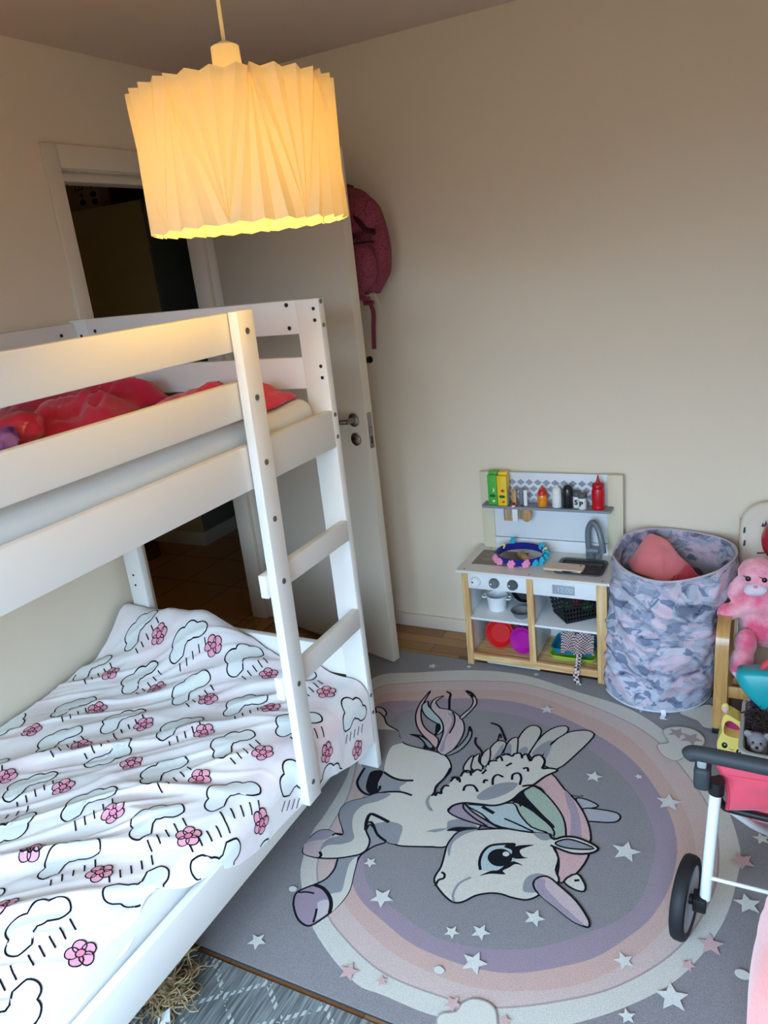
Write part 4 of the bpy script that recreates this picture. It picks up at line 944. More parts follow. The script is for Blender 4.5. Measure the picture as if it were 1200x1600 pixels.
grid(b, F_flap, 24, 16); obj('top_flap', b, LEO, bp_, sharp=180, solid=.008)
b = nb(); tube(b, catmull([(-1.405, 2.61, 1.755), (-1.38, 2.60, 1.725), (-1.365, 2.61, 1.70), (-1.345, 2.64, 1.69)], 5), .012, 10, flat=(1, .5)); obj('open_zip_mouth', b, DKRED, bp_)
b = nb(); tube(b, catmull([(-1.535, 2.765, 1.81), (-1.53, 2.775, 1.865), (-1.515, 2.78, 1.875), (-1.50, 2.775, 1.865), (-1.495, 2.765, 1.81)], 5), .006, 8); obj('grab_loop', b, BERRY, bp_)
for dx in (-.10, .035):
    b = nb(); x = -1.46+dx
    ribbon_bar(b, catmull([(x, 2.62, 1.56), (x-.01, 2.60, 1.50), (x+.0, 2.64, 1.46), (x+.005, 2.69, 1.45)], 5), .04, .01, (1, 0, 0)); s_ = obj('shoulder_strap', b, LEO, bp_, sharp=60)
    b = nb(); box(b, x-.022, x+.022, 2.675, 2.692, 1.43, 1.462, .003); box(b, x-.018, x+.018, 2.67, 2.68, 1.438, 1.443, .001); box(b, x-.018, x+.018, 2.67, 2.68, 1.45, 1.455, .001); obj('buckle', b, BERRY, s_)
    b = nb(); ribbon_bar(b, catmull([(x, 2.69, 1.44), (x-.004, 2.72, 1.40), (x-.03, 2.755, 1.33), (x-.045, 2.77, 1.25)], 6), .018, .002, (1, .2, 0)); obj('strap_tail', b, BERRY, s_)
b = nb()
for k in range(5): tube(b, catmull([(-1.392+.003*k, 2.64, 1.475), (-1.385+.005*k, 2.63, 1.455+.004*k), (-1.375+.006*k, 2.63, 1.452-.004*k)], 4), .0016, 5)
obj('tassel', b, mat('pale_cord', (214, 200, 192), .8), bp_)
for o_ in [bp_]+list(bp_.children_recursive):
    pass
bp_.location += Vector((-.012, 0, .022))
for (x, z) in ((-1.527, 1.887), (-1.528, 1.225)):
    b = nb(); lathe(b, [(0, 0), (.014, 0), (.014, .004), (0, .005)], M=Matrix.Translation((x, YW, z)) @ Matrix.Rotation(PI/2, 4, 'X'))
    tube(b, catmull([(x, YW-.003, z), (x, YW-.025, z-.008), (x, YW-.036, z), (x, YW-.034, z+.014)], 5), .0032, 8)
    h = tag(obj('wall_hook', b, DARKST, loc=(x, YW, z)), 'small dark metal hook the backpack hangs from' if z > 1.5 else 'small dark metal hook on the wall below the backpack', 'hook')

# ---------------------------------------------------------------- toy kitchen
PINE = mat('pine', (228, 194, 142), .5, .4, nscale=9, rgb2=(196, 150, 94), stretch=(9, 9, .7), bump=.05, bscale=60)
PINEX = mat('pine_lengthwise', (228, 194, 142), .5, .4, nscale=9, rgb2=(196, 150, 94), stretch=(.7, 9, 9), bump=.05, bscale=60)
BEIGE = mat('cream_lacquer', (222, 210, 182), .45, .4)
KW = mat('white_laminate', (228, 229, 230), .4, .45); KG = mat('grey_lacquer', (142, 144, 150), .45, .4); CTOP = mat('counter_white', (226, 220, 212), .35, .5)
kit = thing('play_kitchen', 'white and pine toy kitchen with a cream-framed back panel against the far wall', 'toy kitchen', (-.795, 2.66, 0))
KX0, KX1, KY0, KY1 = -1.076, -.516, 2.53, 2.79
def kleg(x0, x1, y0, y1, z1=.426): part('leg', kit, PINE, x0, x1, y0, y1, RZ+.0035 if y0 < 2.56 else .0005, z1, .002)
kleg(KX0, KX0+.026, KY0, KY0+.024); kleg(KX1-.038, KX1, KY0, KY0+.024); kleg(KX0, KX0+.026, KY1-.024, KY1); kleg(KX1-.038, KX1, KY1-.024, KY1)
part('middle_upright', kit, PINE, -.815, -.789, KY0, KY0+.022, .064, .426, .002)
part('front_rail', kit, PINEX, KX0+.026, KX1-.038, KY0, KY0+.02, .036, .064, .002)
part('side_panel', kit, KW, KX0+.004, KX0+.014, KY0+.024, KY1-.024, .05, .426, .001); part('side_panel', kit, KW, KX1-.014, KX1-.004, KY0+.024, KY1-.024, .05, .426, .001)
part('divider', kit, KW, -.807, -.797, KY0+.022, KY1-.01, .06, .426, .001); part('cabinet_back', kit, KW, KX0+.014, KX1-.014, KY1-.010, KY1-.004, .05, .426, .001)
part('bottom_board', kit, PINEX, KX0+.014, KX1-.014, KY0+.02, KY1-.01, .042, .052, .001)
part('shelf_board', kit, KW, KX0+.014, -.807, KY0+.004, KY1-.01, .217, .226, .001); part('shelf_board', kit, KW, -.797, KX1-.014, KY0+.004, KY1-.01, .217, .226, .001)
b = nb()
cx0, cx1, cy0, cy1, cz0, cz1 = -1.09, -.50, 2.512, 2.792, .4265, .4365
SX = (-.715, -.548, 2.568, 2.705)                      # sink cut-out
for x0, x1, y0, y1 in ((cx0, SX[0], cy0, cy1), (SX[1], cx1, cy0, cy1), (SX[0], SX[1], cy0, SX[2]), (SX[0], SX[1], SX[3], cy1)): box(b, x0, x1, y0, y1, cz0, cz1)
for x, y in ((-1.06, 2.53), (-.80, 2.53), (-.53, 2.53), (-1.03, 2.76)):
    lathe(b, [(.0035, .0), (.0035, .0006), (0, .0008)], c=(x, y, cz1), n=10, mi=1)
ct = obj('countertop', b, [CTOP, BLACKP], kit)
b = nb(); box(b, -1.052, -.86, 2.585, 2.735, cz1, cz1+.0012, .0004)
for cx, cy in ((-1.0, 2.665), (-.915, 2.64)):
    for r in (.012, .020, .029, .037): rst = [(cx+r*math.cos(2*PI*i/30), cy+r*math.sin(2*PI*i/30), cz1+.0014) for i in range(30)]; tube(b, rst, .0009, 5, 1, closed=True)
obj('hob', b, [mat('taupe_hob', (122, 108, 94), .35, .5), mat('hob_ring', (168, 152, 134), .4)], kit)
b = nb()                                                # open sink bowl with a rim
SK = mat('sink_grey', (78, 82, 86), .4, .5)
o_ = rrect(SX[1]-SX[0]+.014, SX[3]-SX[2]+.014, .025); i_ = rrect(SX[1]-SX[0]-.012, SX[3]-SX[2]-.012, .02); mx_, my_ = (SX[0]+SX[1])/2, (SX[2]+SX[3])/2
def ring_(pts, z): return [b.verts.new((mx_+x, my_+y, z)) for x, y in pts]
rs = [ring_(o_, cz1+.0005), ring_(o_, cz1+.006), ring_(i_, cz1+.006), ring_([(x*.92, y*.9) for x, y in i_], cz1-.055)]
for A_, B_ in zip(rs, rs[1:]):
    for k in range(len(A_)): b.faces.new((A_[k], A_[(k+1) % len(A_)], B_[(k+1) % len(A_)], B_[k]))
b.faces.new(rs[-1]); obj('sink', b, SK, kit, solid=.0)
FG = mat('faucet_grey', (112, 118, 124), .35, .5)
b = nb(); cyl(b, (-.617, 2.738, cz1), (-.617, 2.738, cz1+.016), .018)
cyl(b, (-.632, 2.738, .468), (-.585, 2.738, .468), .0155); cyl(b, (-.617, 2.738, cz1+.01), (-.617, 2.738, .47), .0135)
tube(b, catmull([(-.622, 2.735, .468), (-.625, 2.735, .52), (-.621, 2.732, .56), (-.604, 2.722, .588), (-.583, 2.712, .572), (-.568, 2.70, .53), (-.560, 2.695, .478)], 6), .0115, 14)
fa = obj('faucet', b, FG, kit)
b = nb(); cyl(b, (-.583, 2.738, cz1), (-.583, 2.738, .462), .008, r2=.006); obj('faucet_lever', b, FG, fa)
# control panels with knobs and clock
cpl = part('control_panel', kit, KW, KX0+.026, -.815, KY0+.003, KY0+.012, .354, .4185, .0015)
cpr = part('control_panel', kit, KW, -.789, KX1-.038, KY0+.003, KY0+.012, .354, .4185, .0015)
part('trim_strip', kit, KG, KX0+.026, -.815, KY0+.001, KY0+.010, .4185, .4262, .001, label='grey strip'); part('trim_strip', kit, KG, -.789, KX1-.038, KY0+.001, KY0+.010, .4185, .4262, .001, label='grey strip')
for i, (x, m) in enumerate(((-1.017, KW), (-.942, mat('knob_grey', (108, 110, 112), .45)), (-.868, mat('knob_dark_grey', (84, 86, 88), .45)))):
    b = nb(); M1 = Matrix.Translation((x, KY0+.003, .386)) @ Matrix.Rotation(PI/2, 4, 'X')
    lathe(b, [(0, 0), (.021, 0), (.021, .004), (.0185, .012), (.0165, .014), (0, .0145)], M=M1, n=28)
    lathe(b, [(0, .0143), (.0035, .0145), (0, .0155)], c=(-.010, 0, 0), M=M1, n=10, mi=1)
    obj('knob', b, [m, BLACKP if i == 0 else KW], cpl)
b = nb(); box(b, -.715, -.632, KY0-.0002, KY0+.004, .3675, .4035, .001); dsp = obj('clock_display', b, mat('display_grey', (158, 164, 172), .3), cpr)
def text(s, h, M, m, name, parent, off=0.):
    cu = bpy.data.curves.new('lettering', 'FONT'); cu.body = s; cu.size = h; cu.align_x = 'CENTER'; cu.align_y = 'CENTER'; cu.extrude = .0002; cu.offset = off
    t = bpy.data.objects.new('lettering', cu); COL.objects.link(t); bpy.context.view_layer.update()
    me = bpy.data.meshes.new_from_object(t.evaluated_get(bpy.context.evaluated_depsgraph_get())); bpy.data.objects.remove(t); bpy.data.curves.remove(cu)
    bm = nb(); bm.from_mesh(me); bpy.data.meshes.remove(me); bmesh.ops.transform(bm, matrix=M, verts=bm.verts[:]); return obj(name, bm, m, parent, sharp=None)
RX = Matrix.Rotation(PI/2, 4, 'X')
text('12:00', .028, Matrix.Translation((-.668, KY0-.0006, .385)) @ RX, mat('display_digits', (198, 204, 210), .4), 'clock_digits', dsp)
# back panel
PY = 2.782
for x0, x1 in ((-1.064, -1.012), (-.558, -.500)): part('back_post', kit, BEIGE, x0, x1, PY-.012, PY+.008, cz1, .7625, .002, label='cream side board')
b = nb(); box(b, -1.012, -.558, PY-.004, PY+.004, .485, .7605, .001)
tl_ = .0345; nrow = 0
for r in range(4):
    z = .722-r*tl_*.75
    for c in range(14):
        x = -.998+c*tl_+(tl_/2 if r % 2 else 0)
        if x > -.575 or x < -1.0: continue
        h = tl_*.47; poly3(b, [(x-h, PY-.0043, z), (x, PY-.0043, z-h*.8), (x+h, PY-.0043, z), (x, PY-.0043, z+h*.8)], mi=1)
obj('splashback', b, [mat('splashback_white', (224, 228, 232), .45), mat('diamond_lilac_grey', (158, 158, 172), .5)], kit, label='white panel with grey diamonds')
part('upstand', kit, KW, -1.012, -.558, PY-.010, PY+.004, cz1, .483, .001)
b = nb(); prism(b, [(-1.04, 2.715), (-1.03, 2.708), (-.545, 2.708), (-.535, 2.715), (-.535, 2.772), (-1.04, 2.772)], .630, .640)
# slots for the tools
for x in (-.935, -.905, -.875): box(b, x-.008, x+.008, 2.722, 2.732, .6401, .6406, 0, 1)
shf = obj('spice_shelf', b, [KG, BLACKP], kit, label='grey shelf')

# things on the shelf
def carton(x, w, y, m, m2, m3, label, top_slant):
    d = .04; h = .122; t = thing('carton', label, 'toy carton', (x, y, .6402), 'toy drink cartons')
    b = nb(); vs = box(b, x-w/2, x+w/2, y-d/2, y+d/2, .6402, .6402+h, .0015)
    for v in vs:
        if v.co.z > .70 and v.co.y > y: v.co.z += .0
    obj('carton_body', b, m, t)
    b = nb(); yf = y-d/2-.0004
    poly3(b, [(x+.013*math.cos(2*PI*i/16), yf, .678+.006*math.sin(2*PI*i/16)) for i in range(16)], mi=0)
    for (cx, cz, r) in ((x+.003, .702, .008), (x+.004, .656, .006)):
        if m3 == 'crescent' and cz > .69: poly3(b, [(cx+.008*math.cos(a)-.002, yf, cz+.010*math.sin(a)) for a in [-1.3+.26*i for i in range(11)]]+[(cx+.005*math.cos(a)-.004, yf, cz+.009*math.sin(a)) for a in [1.3-.26*i for i in range(11)]], mi=1)
        else: poly3(b, [(cx+r*math.cos(2*PI*i/12)*(1+.15*math.sin(i*2)), yf, cz+r*.8*math.sin(2*PI*i/12)) for i in range(12)], mi=1)
    obj('print', b, [mat('print_dark_green', (22, 84, 66), .6), m2], t)
    b = nb(); vs = box(b, x-w/2+.001, x+w/2-.001, y-.004, y+d/2-.002, .6402+h, .6402+h+.012, .001); obj('top_fold', b, m, t)
carton(-.995, .038, 2.742, mat('carton_green', (78, 178, 60), .45, .4), mat('print_pale', (228, 236, 200), .6), 'crescent', 'green toy drink carton with a white crescent print on the kitchen shelf', 0)
carton(-.953, .038, 2.735, mat('carton_yellow', (244, 202, 36), .45, .4), mat('print_red', (206, 66, 34), .6), 'apple', 'yellow toy drink carton with red fruit print on the kitchen shelf', 0)
WOODT = mat('utensil_beech', (202, 160, 112), .55, .3, nscale=10, rgb2=(172, 128, 82), stretch=(9, 9, .8)); TGREY = mat('tool_grey', (122, 124, 130), .5)
def utensil(x, y, label, kind, hm, bm_, hw):
    t = thing('toy_utensil', label, 'toy utensil', (x, y, .64), 'kitchen tools in the shelf slots')
    b = nb(); box(b, x-hw, x+hw, y-.005, y+.005, .6412, .705, .003); obj('handle', b, hm, t)
    b = nb(); zt = .629
    cyl(b, (x, y, .628), (x, y, .642), .003)
    if kind == 'slot':
        for k in range(4): box(b, x-.02+k*.0105, x-.014+k*.0105, y-.003, y+.003, .580, zt-.006, .002)
        box(b, x-.02, x+.0175, y-.003, y+.003, zt-.009, zt, .002); box(b, x-.02, x+.0175, y-.003, y+.003, .574, .583, .002)
    elif kind == 'flat': box(b, x-.011, x+.011, y-.003, y+.003, .573, zt, .002)
    elif kind == 'fork':
        for k in range(3): box(b, x-.012+k*.009, x-.006+k*.009, y-.003, y+.003, .576, zt-.01, .002)
        box(b, x-.012, x+.012, y-.003, y+.003, zt-.014, zt, .002)
    else: ellipsoid(b, (x, y, .601), (.021, .007, .028), 0, 20)
    obj('head', b, bm_, t)
utensil(-.935, 2.728, 'grey-handled toy turner with a slotted wooden head in the kitchen shelf', 'slot', TGREY, WOODT, .0055)
utensil(-.908, 2.727, 'wooden-handled toy spatula with a flat white head in the kitchen shelf', 'flat', WOODT, WHITEP, .009)
utensil(-.885, 2.745, 'grey-handled toy fork with a wooden head in the kitchen shelf', 'fork', TGREY, WOODT, .0075)
utensil(-.862, 2.727, 'white-handled toy spoon with a round wooden head in the kitchen shelf', 'spoon', WHITEP, WOODT, .0075)
b = nb(); cyl(b, (-.908, 2.713, .6402), (-.908, 2.713, .646), .0075); cyl(b, (-.908, 2.713, .646), (-.908, 2.713, .654), .0072, mi=1)
tag(obj('bottle_cap', b, [WHITEP, mat('deep_red', (168, 24, 32), .45)], loc=(-.908, 2.713, .64)), 'tiny red and white cap in front of the wooden spatula handle', 'cap')
def bottle(name, x, y, prof, m, label, cat, extra=None, n=28):
    t = thing(name, label, cat, (x, y, .6402)); b = nb(); lathe(b, prof, c=(x, y, .6402), n=n); obj('bottle_body' if 'bottle' in name else 'body', b, m, t)
    for nm, pr, mm in (extra or []):
        b = nb(); lathe(b, pr, c=(x, y, .6402), n=n); obj(nm, b, mm, t)
    return t
HON = mat('honey_amber', (236, 138, 24), .2, .5, coat=.5); HRED = mat('honey_cap_red', (214, 42, 30), .35)
bottle('honey_bottle', -.798, 2.738, [(0, 0), (.018, 0), (.0195, .004), (.0195, .020), (.0185, .024), (.0195, .028), (.0195, .036), (.017, .046), (0, .046)], HON, 'small amber honey bottle with a red cap on the kitchen shelf', 'toy bottle',
       [('cap', [(0, .046), (.0165, .046), (.0165, .060), (.012, .066), (.006, .068), (.003, .083), (0, .084)], HRED)])
bottle('shaker_bottle', -.741, 2.738, [(0, 0), (.018, 0), (.019, .003), (.019, .052), (.018, .055), (0, .055)], WHITEP, 'plain white toy shaker bottle on the kitchen shelf', 'toy bottle', [('cap', [(0, .055), (.0175, .055), (.0185, .058), (.017, .070), (.011, .078), (.005, .080), (.0045, .086), (0, .087)], WHITEP)])
bottle('shaker_bottle', -.699, 2.742, [(0, 0), (.0205, 0), (.0215, .003), (.0215, .052), (.020, .070), (.015, .082), (.007, .088), (0, .089)], mat('glossy_black', (24, 26, 32), .25, .6), 'rounded black toy shaker bottle on the kitchen shelf', 'toy bottle', [('band', [(.0217, .050), (.0222, .051), (.0222, .054), (.0216, .055)], BLACKP)])
DG = mat('lid_dark_grey', (88, 90, 92), .5)
for x, y, ch, lab in ((-.666, 2.745, 'S', 'white spice jar lettered S with a dark grey lid'), (-.641, 2.728, 'P', 'white spice jar lettered P with a dark grey lid')):
    t = bottle('spice_jar', x, y, [(0, 0), (.0145, 0), (.0155, .002), (.0155, .044), (0, .044)], WHITEP, lab, 'toy jar', [('lid', [(0, .044), (.0165, .044), (.0165, .058), (.0155, .0605), (0, .061)], DG)])
    text(ch, .026, Matrix.Translation((x-.002+(0 if ch == 'P' else .002), y-.0158, .6402+.022)) @ RX, BLACKP, 'letter', t, .0012)
KET = mat('ketchup_red', (196, 18, 32), .3, .5)
bottle('squeeze_bottle', -.584, 2.736, [(0, 0), (.022, 0), (.0235, .003), (.0235, .012), (.0225, .015), (.0235, .018), (.0235, .072), (.021, .080), (0, .080)], KET, 'red toy ketchup squeeze bottle at the right end of the kitchen shelf', 'toy bottle',
       [('cap', [(0, .080), (.0205, .080), (.0215, .083), (.0215, .097), (.019, .100), (.008, .104), (.0045, .118), (.0022, .132), (0, .133)], mat('ketchup_cap', (182, 14, 28), .35))], 32)

# on the counter
cz = cz1+.0003
hb = thing('headband', 'dark blue fabric headband with pink and turquoise flowers lying on the toy kitchen counter', 'headband', (-.87, 2.655, cz))
NAVY = mat('navy_fabric', (22, 26, 124), .75, .2, sheen=.3, bump=.15, bscale=400)
b = nb()
HC, HR = Vector((-.872, 2.66, 0)), (.093, .075)
def F_hb(u, v):
    a = 2*PI*u; lift = .030+.022*math.sin(a)+.004*math.sin(3*a)
    r = 1+.03*v
    return Vector((HC.x+HR[0]*r*math.cos(a), HC.y+HR[1]*r*math.sin(a), cz+.005+.012*(1+math.sin(a))*.5+v*.026))
grid(b, F_hb, 60, 6, closed_u=True); obj('band', b, NAVY, hb, sharp=180, solid=.004)
FP_, FT_, FY_ = mat('flower_pink', (246, 150, 188), .85, .1, sheen=.3), mat('flower_turquoise', (40, 178, 206), .85, .1, sheen=.3), mat('flower_cream', (232, 214, 150), .85, .1)
def blossom(c, m, r=.011):
    b = nb()
    for k in range(6):
        a = k*PI/3; ellipsoid(b, (c[0]+r*.75*math.cos(a), c[1]+r*.4*math.sin(a), c[2]+r*.75*math.sin(a+.3)), (r*.62, r*.5, r*.6), 0, 10, nz=.35, nf=6)
    ellipsoid(b, c, (r*.5, r*.6, r*.5), 0, 10); obj('flower', b, m, hb, sharp=180)
for deg, m, dz, r in ((198, FP_, .014, .013), (214, FP_, .016, .014), (228, FP_, .013, .014), (262, FP_, .012, .015), (296, FP_, .018, .015), (318, FT_, .016, .012), (335, FT_, .018, .015), (352, FT_, .022, .014), (8, FT_, .03, .014), (24, FY_, .036, .011), (45, FT_, .042, .012), (122, FT_, .052, .012), (150, FY_, .036, .010), (176, mat('flower_green', (40, 120, 96), .85, .1), .022, .010)):
    a = math.radians(deg); blossom((HC.x+(HR[0]+.006)*math.cos(a), HC.y+(HR[1]+.006)*math.sin(a), cz+max(dz, r*.95)), m, r*.86)
b = nb(); M1 = Matrix.Translation((-.862, 2.66, cz+.0135)) @ Matrix.Rotation(-.9, 4, 'Z'); box(b, -.035, .035, -.012, .012, -.012, .012, .004, M=M1)
tag(obj('wooden_block', b, WOODT, loc=(-.862, 2.66, cz)), 'small beech wooden piece lying inside the blue headband', 'toy block')
ph = thing('toy_phone', 'rose-beige toy phone lying face down across the sink', 'toy phone', (-.68, 2.585, cz+.012))
b = nb(); M1 = Matrix.Translation((-.682, 2.585, cz+.0175)) @ Matrix.Rotation(-.02, 4, 'Z'); prism(b, rrect(.148, .060, .010), -.0045, .0045, M=M1); obj('case', b, mat('rose_beige', (214, 186, 160), .35, .5), ph, sharp=50)
b = nb(); lathe(b, [(.0045, 0), (.0045, .0008), (0, .001)], M=M1 @ Matrix.Translation((.058, .018, .0045)), n=14); obj('lens', b, BLACKP, ph)
b = nb(); M1 = Matrix.Translation((-.612, 2.60, cz+.0015)) @ Matrix.Rotation(.05, 4, 'Z')
P_ = rrect(.150, .092, .008)
def ringm(s, z): return [b.verts.new(M1 @ Vector((x*s[0], y*s[1], z))) for x, y in P_]
rs = [ringm((.9, .86), .0), ringm((1, 1), .0105), ringm((.95, .92), .0105), ringm((.87, .82), .003)]
for A_, B_ in zip(rs, rs[1:]):
    for k in range(len(A_)): b.faces.new((A_[k], A_[(k+1) % len(A_)], B_[(k+1) % len(A_)], B_[k]))
b.faces.new(rs[0][::-1]); b.faces.new(rs[-1])
for v in b.verts: v.co.z += .005
tag(obj('baking_tray', b, mat('dark_brown_tray', (48, 38, 36), .45, .4), loc=(-.612, 2.60, cz)), 'flat dark brown toy baking tray lying over the sink under the phone', 'toy tray')

# inside the compartments
def vessel(bm, c, r0, r1, h, t=.003, n=32, mi=0): lathe(bm, [(0, 0), (r0, 0), (r1, h*.96), (r1+.002, h), (r1-t*.4, h), (r1-t, h*.94), (r0-t, t), (0, t)], c=c, n=n, mi=mi)
zs = .2264
t = thing('toy_pot', 'white toy cooking pot with two small handles on the upper left shelf', 'toy pot', (-.972, 2.635, zs)); b = nb(); vessel(b, (-.972, 2.635, zs), .036, .042, .062); lathe(b, [(.040, .056), (.046, .058), (.046, .062), (.041, .063)], c=(-.972, 2.635, zs)); obj('pot_body', b, KW, t)
for sg in (-1, 1):
    b = nb(); x = -.972+sg*.043; tube(b, catmull([(x, 2.622, zs+.05), (x+sg*.014, 2.622, zs+.052), (x+sg*.014, 2.648, zs+.052), (x, 2.648, zs+.05)], 5), .0035, 8); obj('pot_handle', b, KW, t)
t = thing('toy_frying_pan', 'grey toy frying pan with a black inside standing tilted on the upper left shelf', 'toy pan', (-.862, 2.71, zs))
M1 = Matrix.Translation((-.874, 2.70, zs+.070)) @ Matrix.Rotation(1.0, 4, 'X'); b = nb(); lathe(b, [(0, -.022), (.046, -.022), (.060, -.002), (.062, 0), (.058, 0), (.044, -.018), (0, -.018)], M=M1, n=32)
obj('pan_body', b, GREYP, t)
b = nb(); lathe(b, [(0, -.0175), (.044, -.0175), (.0575, -.0005)], M=M1, n=32); obj('pan_coating', b, BLACKP, t)
b = nb(); tube(b, [M1 @ Vector((-.01, .058, -.004)), M1 @ Vector((-.025, .085, .002))], .006, 10); obj('pan_handle', b, BLACKP, t)
b = nb(); vessel(b, (-.858, 2.592, zs), .028, .041, .026); tag(obj('toy_bowl', b, GREYP, loc=(-.858, 2.592, zs)), 'small grey toy bowl on the upper left shelf in front of the frying pan', 'toy bowl')
zb = .0523
def plate_up(name, c, r, m, label, cat, lean, yaw=0., rim=.018, depth=.014):
    """round plate leaning back on its edge; faces the room"""
    M1 = Matrix.Translation((c[0], c[1], c[2]+r*math.cos(lean)+.004)) @ Matrix.Rotation(yaw, 4, 'Z') @ Matrix.Rotation(PI/2-lean, 4, 'X')
    b = nb(); lathe(b, [(0, -depth), (r-rim, -depth), (r-.004, -.001), (r, 0), (r, .0025), (r-.005, .0025), (r-rim-.003, -depth+.003), (0, -depth+.003)], M=M1, n=44)
    return tag(obj(name, b, m, loc=c), label, cat)
plate_up('toy_plate', (-.968, 2.628, zb), .061, mat('red_plastic', (206, 22, 28), .35, .5), 'bright red round toy plate standing in the lower left compartment', 'toy plate', .25)
plate_up('toy_plate', (-.866, 2.606, zb), .054, mat('magenta_plastic', (176, 20, 152), .35, .5), 'magenta round toy plate standing in the lower left compartment', 'toy plate', .22, -.15)
plate_up('toy_plate', (-.955, 2.70, zb), .068, mat('rose_plastic', (218, 116, 142), .4, .4), 'dusty pink toy plate standing behind the red plate', 'toy plate', .12)
b = nb(); vessel(b, (-.884, 2.695, zb), .026, .033, .085); tube(b, catmull([(-.853, 2.695, zb+.07), (-.835, 2.695, zb+.06), (-.835, 2.695, zb+.035), (-.856, 2.695, zb+.025)], 5), .004, 8)
tag(obj('toy_mug', b, mat('lilac_plastic', (188, 110, 176), .4, .4), loc=(-.884, 2.695, zb)), 'lilac toy mug behind the magenta plate', 'toy mug')
# black basket with small things
bk_ = thing('toy_basket', 'black perforated plastic basket set cornerwise on the right kitchen shelf', 'basket', (-.662, 2.66, zs))
BM = Matrix.Translation((-.655, 2.655, zs+.001)) @ Matrix.Rotation(math.radians(40), 4, 'Z')
b = nb(); HB = .104
def wallf(p0, p1):
    p0 = Vector(p0); p1 = Vector(p1)
    nx, nzr = 12, 5
    tp = 1.25
    for r in range(nzr+1):
        z0 = .006+r*.019; z1 = z0+(.007 if r < nzr else .014)
        k0, k1 = .8+.2*z0/.11, .8+.2*z1/.11
        n = (p1-p0).normalized(); out = Vector((n.y, -n.x, 0))*.0025
        q = [p0*k0, p1*k0, p1*k1, p0*k1]; zz = [z0, z0, z1, z1]
        a = [b.verts.new(BM @ Vector((p.x, p.y, z))) for p, z in zip(q, zz)]; c = [b.verts.new(BM @ (Vector((p.x, p.y, z))+out)) for p, z in zip(q, zz)]
        b.faces.new(a); b.faces.new(c[::-1])
        for i in range(4): b.faces.new((a[i], a[(i+1) % 4], c[(i+1) % 4], c[i]))
    for i in range(nx+1):
        f0 = i/nx; f1 = f0+.035; z0, z1 = .004, .115
        q = [p0.lerp(p1, f0)*(.8+.2*z0/.11), p0.lerp(p1, min(1, f1))*(.8+.2*z0/.11), p0.lerp(p1, min(1, f1))*(.8+.2*z1/.11), p0.lerp(p1, f0)*(.8+.2*z1/.11)]
        n = (p1-p0).normalized(); out = Vector((n.y, -n.x, 0))*.003
        a = [b.verts.new(BM @ (Vector((p.x, p.y, z))+out)) for p, z in zip(q, (z0, z0, z1, z1))]; b.faces.new(a)
hx, hy = .088, .068
for p0, p1 in (((-hx, -hy, 0), (hx, -hy, 0)), ((hx, -hy, 0), (hx, hy, 0)), ((hx, hy, 0), (-hx, hy, 0)), ((-hx, hy, 0), (-hx, -hy, 0))): wallf(p0, p1)
box(b, -hx*.82, hx*.82, -hy*.82, hy*.82, .001, .004, 0, 0, M=BM); obj('basket_body', b, mat('black_basket', (26, 27, 30), .5, .4), bk_, sharp=None)
for (x, y, z, r, c, lab) in ((-.64, 2.62, .103, .02, (202, 62, 96), 'small pink toy in the black basket'), (-.69, 2.66, .04, .024, (40, 120, 62), 'green toy vegetable at the left in the black basket'), (-.62, 2.66, .04, .024, (52, 140, 72), 'green toy vegetable at the right in the black basket'), (-.655, 2.64, .065, .022, (176, 34, 44), 'red toy fruit in the middle of the black basket')):
    b = nb(); ellipsoid(b, (x, y, zs+z), (r, r*.85, r*.8), 0, 16, nz=.2); tag(obj('toy_food', b, mat('toy_%d_%d_%d' % c, c, .45), loc=(x, y, zs+z)), lab, 'toy food')
# trays and checked cloth, lower right
def tray(c, w, d, h, m, label, tilt):
    b = nb(); M1 = Matrix.Translation(c) @ Matrix.Rotation(tilt, 4, 'X'); P_ = rrect(w, d, .022)
    rg = lambda s, z: [b.verts.new(M1 @ Vector((x*s, y*s, z))) for x, y in P_]
    rs = [rg(.86, 0), rg(.97, h), rg(1, h), rg(1, h+.003), rg(.955, h+.003), rg(.84, .003)]
    for A_, B_ in zip(rs, rs[1:]):
        for k in range(len(A_)): b.faces.new((A_[k], A_[(k+1) % len(A_)], B_[(k+1) % len(A_)], B_[k]))
    b.faces.new(rs[0][::-1]); b.faces.new(rs[-1]); tag(obj('toy_tray', b, m, loc=c), label, 'toy tray')
tray((-.668, 2.665, .0535), .185, .15, .014, mat('lime_plastic', (164, 206, 58), .4), 'lime green toy tray at the bottom of the right compartment', .0)
tray((-.668, 2.668, .0725), .172, .135, .022, mat('teal_blue_plastic', (22, 128, 160), .4), 'teal blue toy tray lying in the lime green tray', .0)
def checks():
    m = bpy.data.materials.new('checked_cotton'); m.use_nodes = True; nt = m.node_tree; bb = nt.nodes['Principled BSDF']
    t = nt.nodes.new('ShaderNodeTexCoord'); mp = nt.nodes.new('ShaderNodeMapping'); mp.inputs['Rotation'].default_value = (.12, .2, .1)
    ck = nt.nodes.new('ShaderNodeTexChecker'); ck.inputs['Scale'].default_value = 105; ck.inputs['Color1'].default_value = (*lin((208, 188, 184)), 1); ck.inputs['Color2'].default_value = (*lin((70, 52, 58)), 1)
    nt.links.new(t.outputs['Object'], mp.inputs[0]); nt.links.new(mp.outputs[0], ck.inputs['Vector']); nt.links.new(ck.outputs['Color'], bb.inputs['Base Color']); bb.inputs['Roughness'].default_value = .9; return m
CK = checks()
ap = thing('checked_cloth', 'small brown and white checked cloth with a hanging tie in the lower right compartment', 'cloth', (-.64, 2.6, .06))
b = nb()
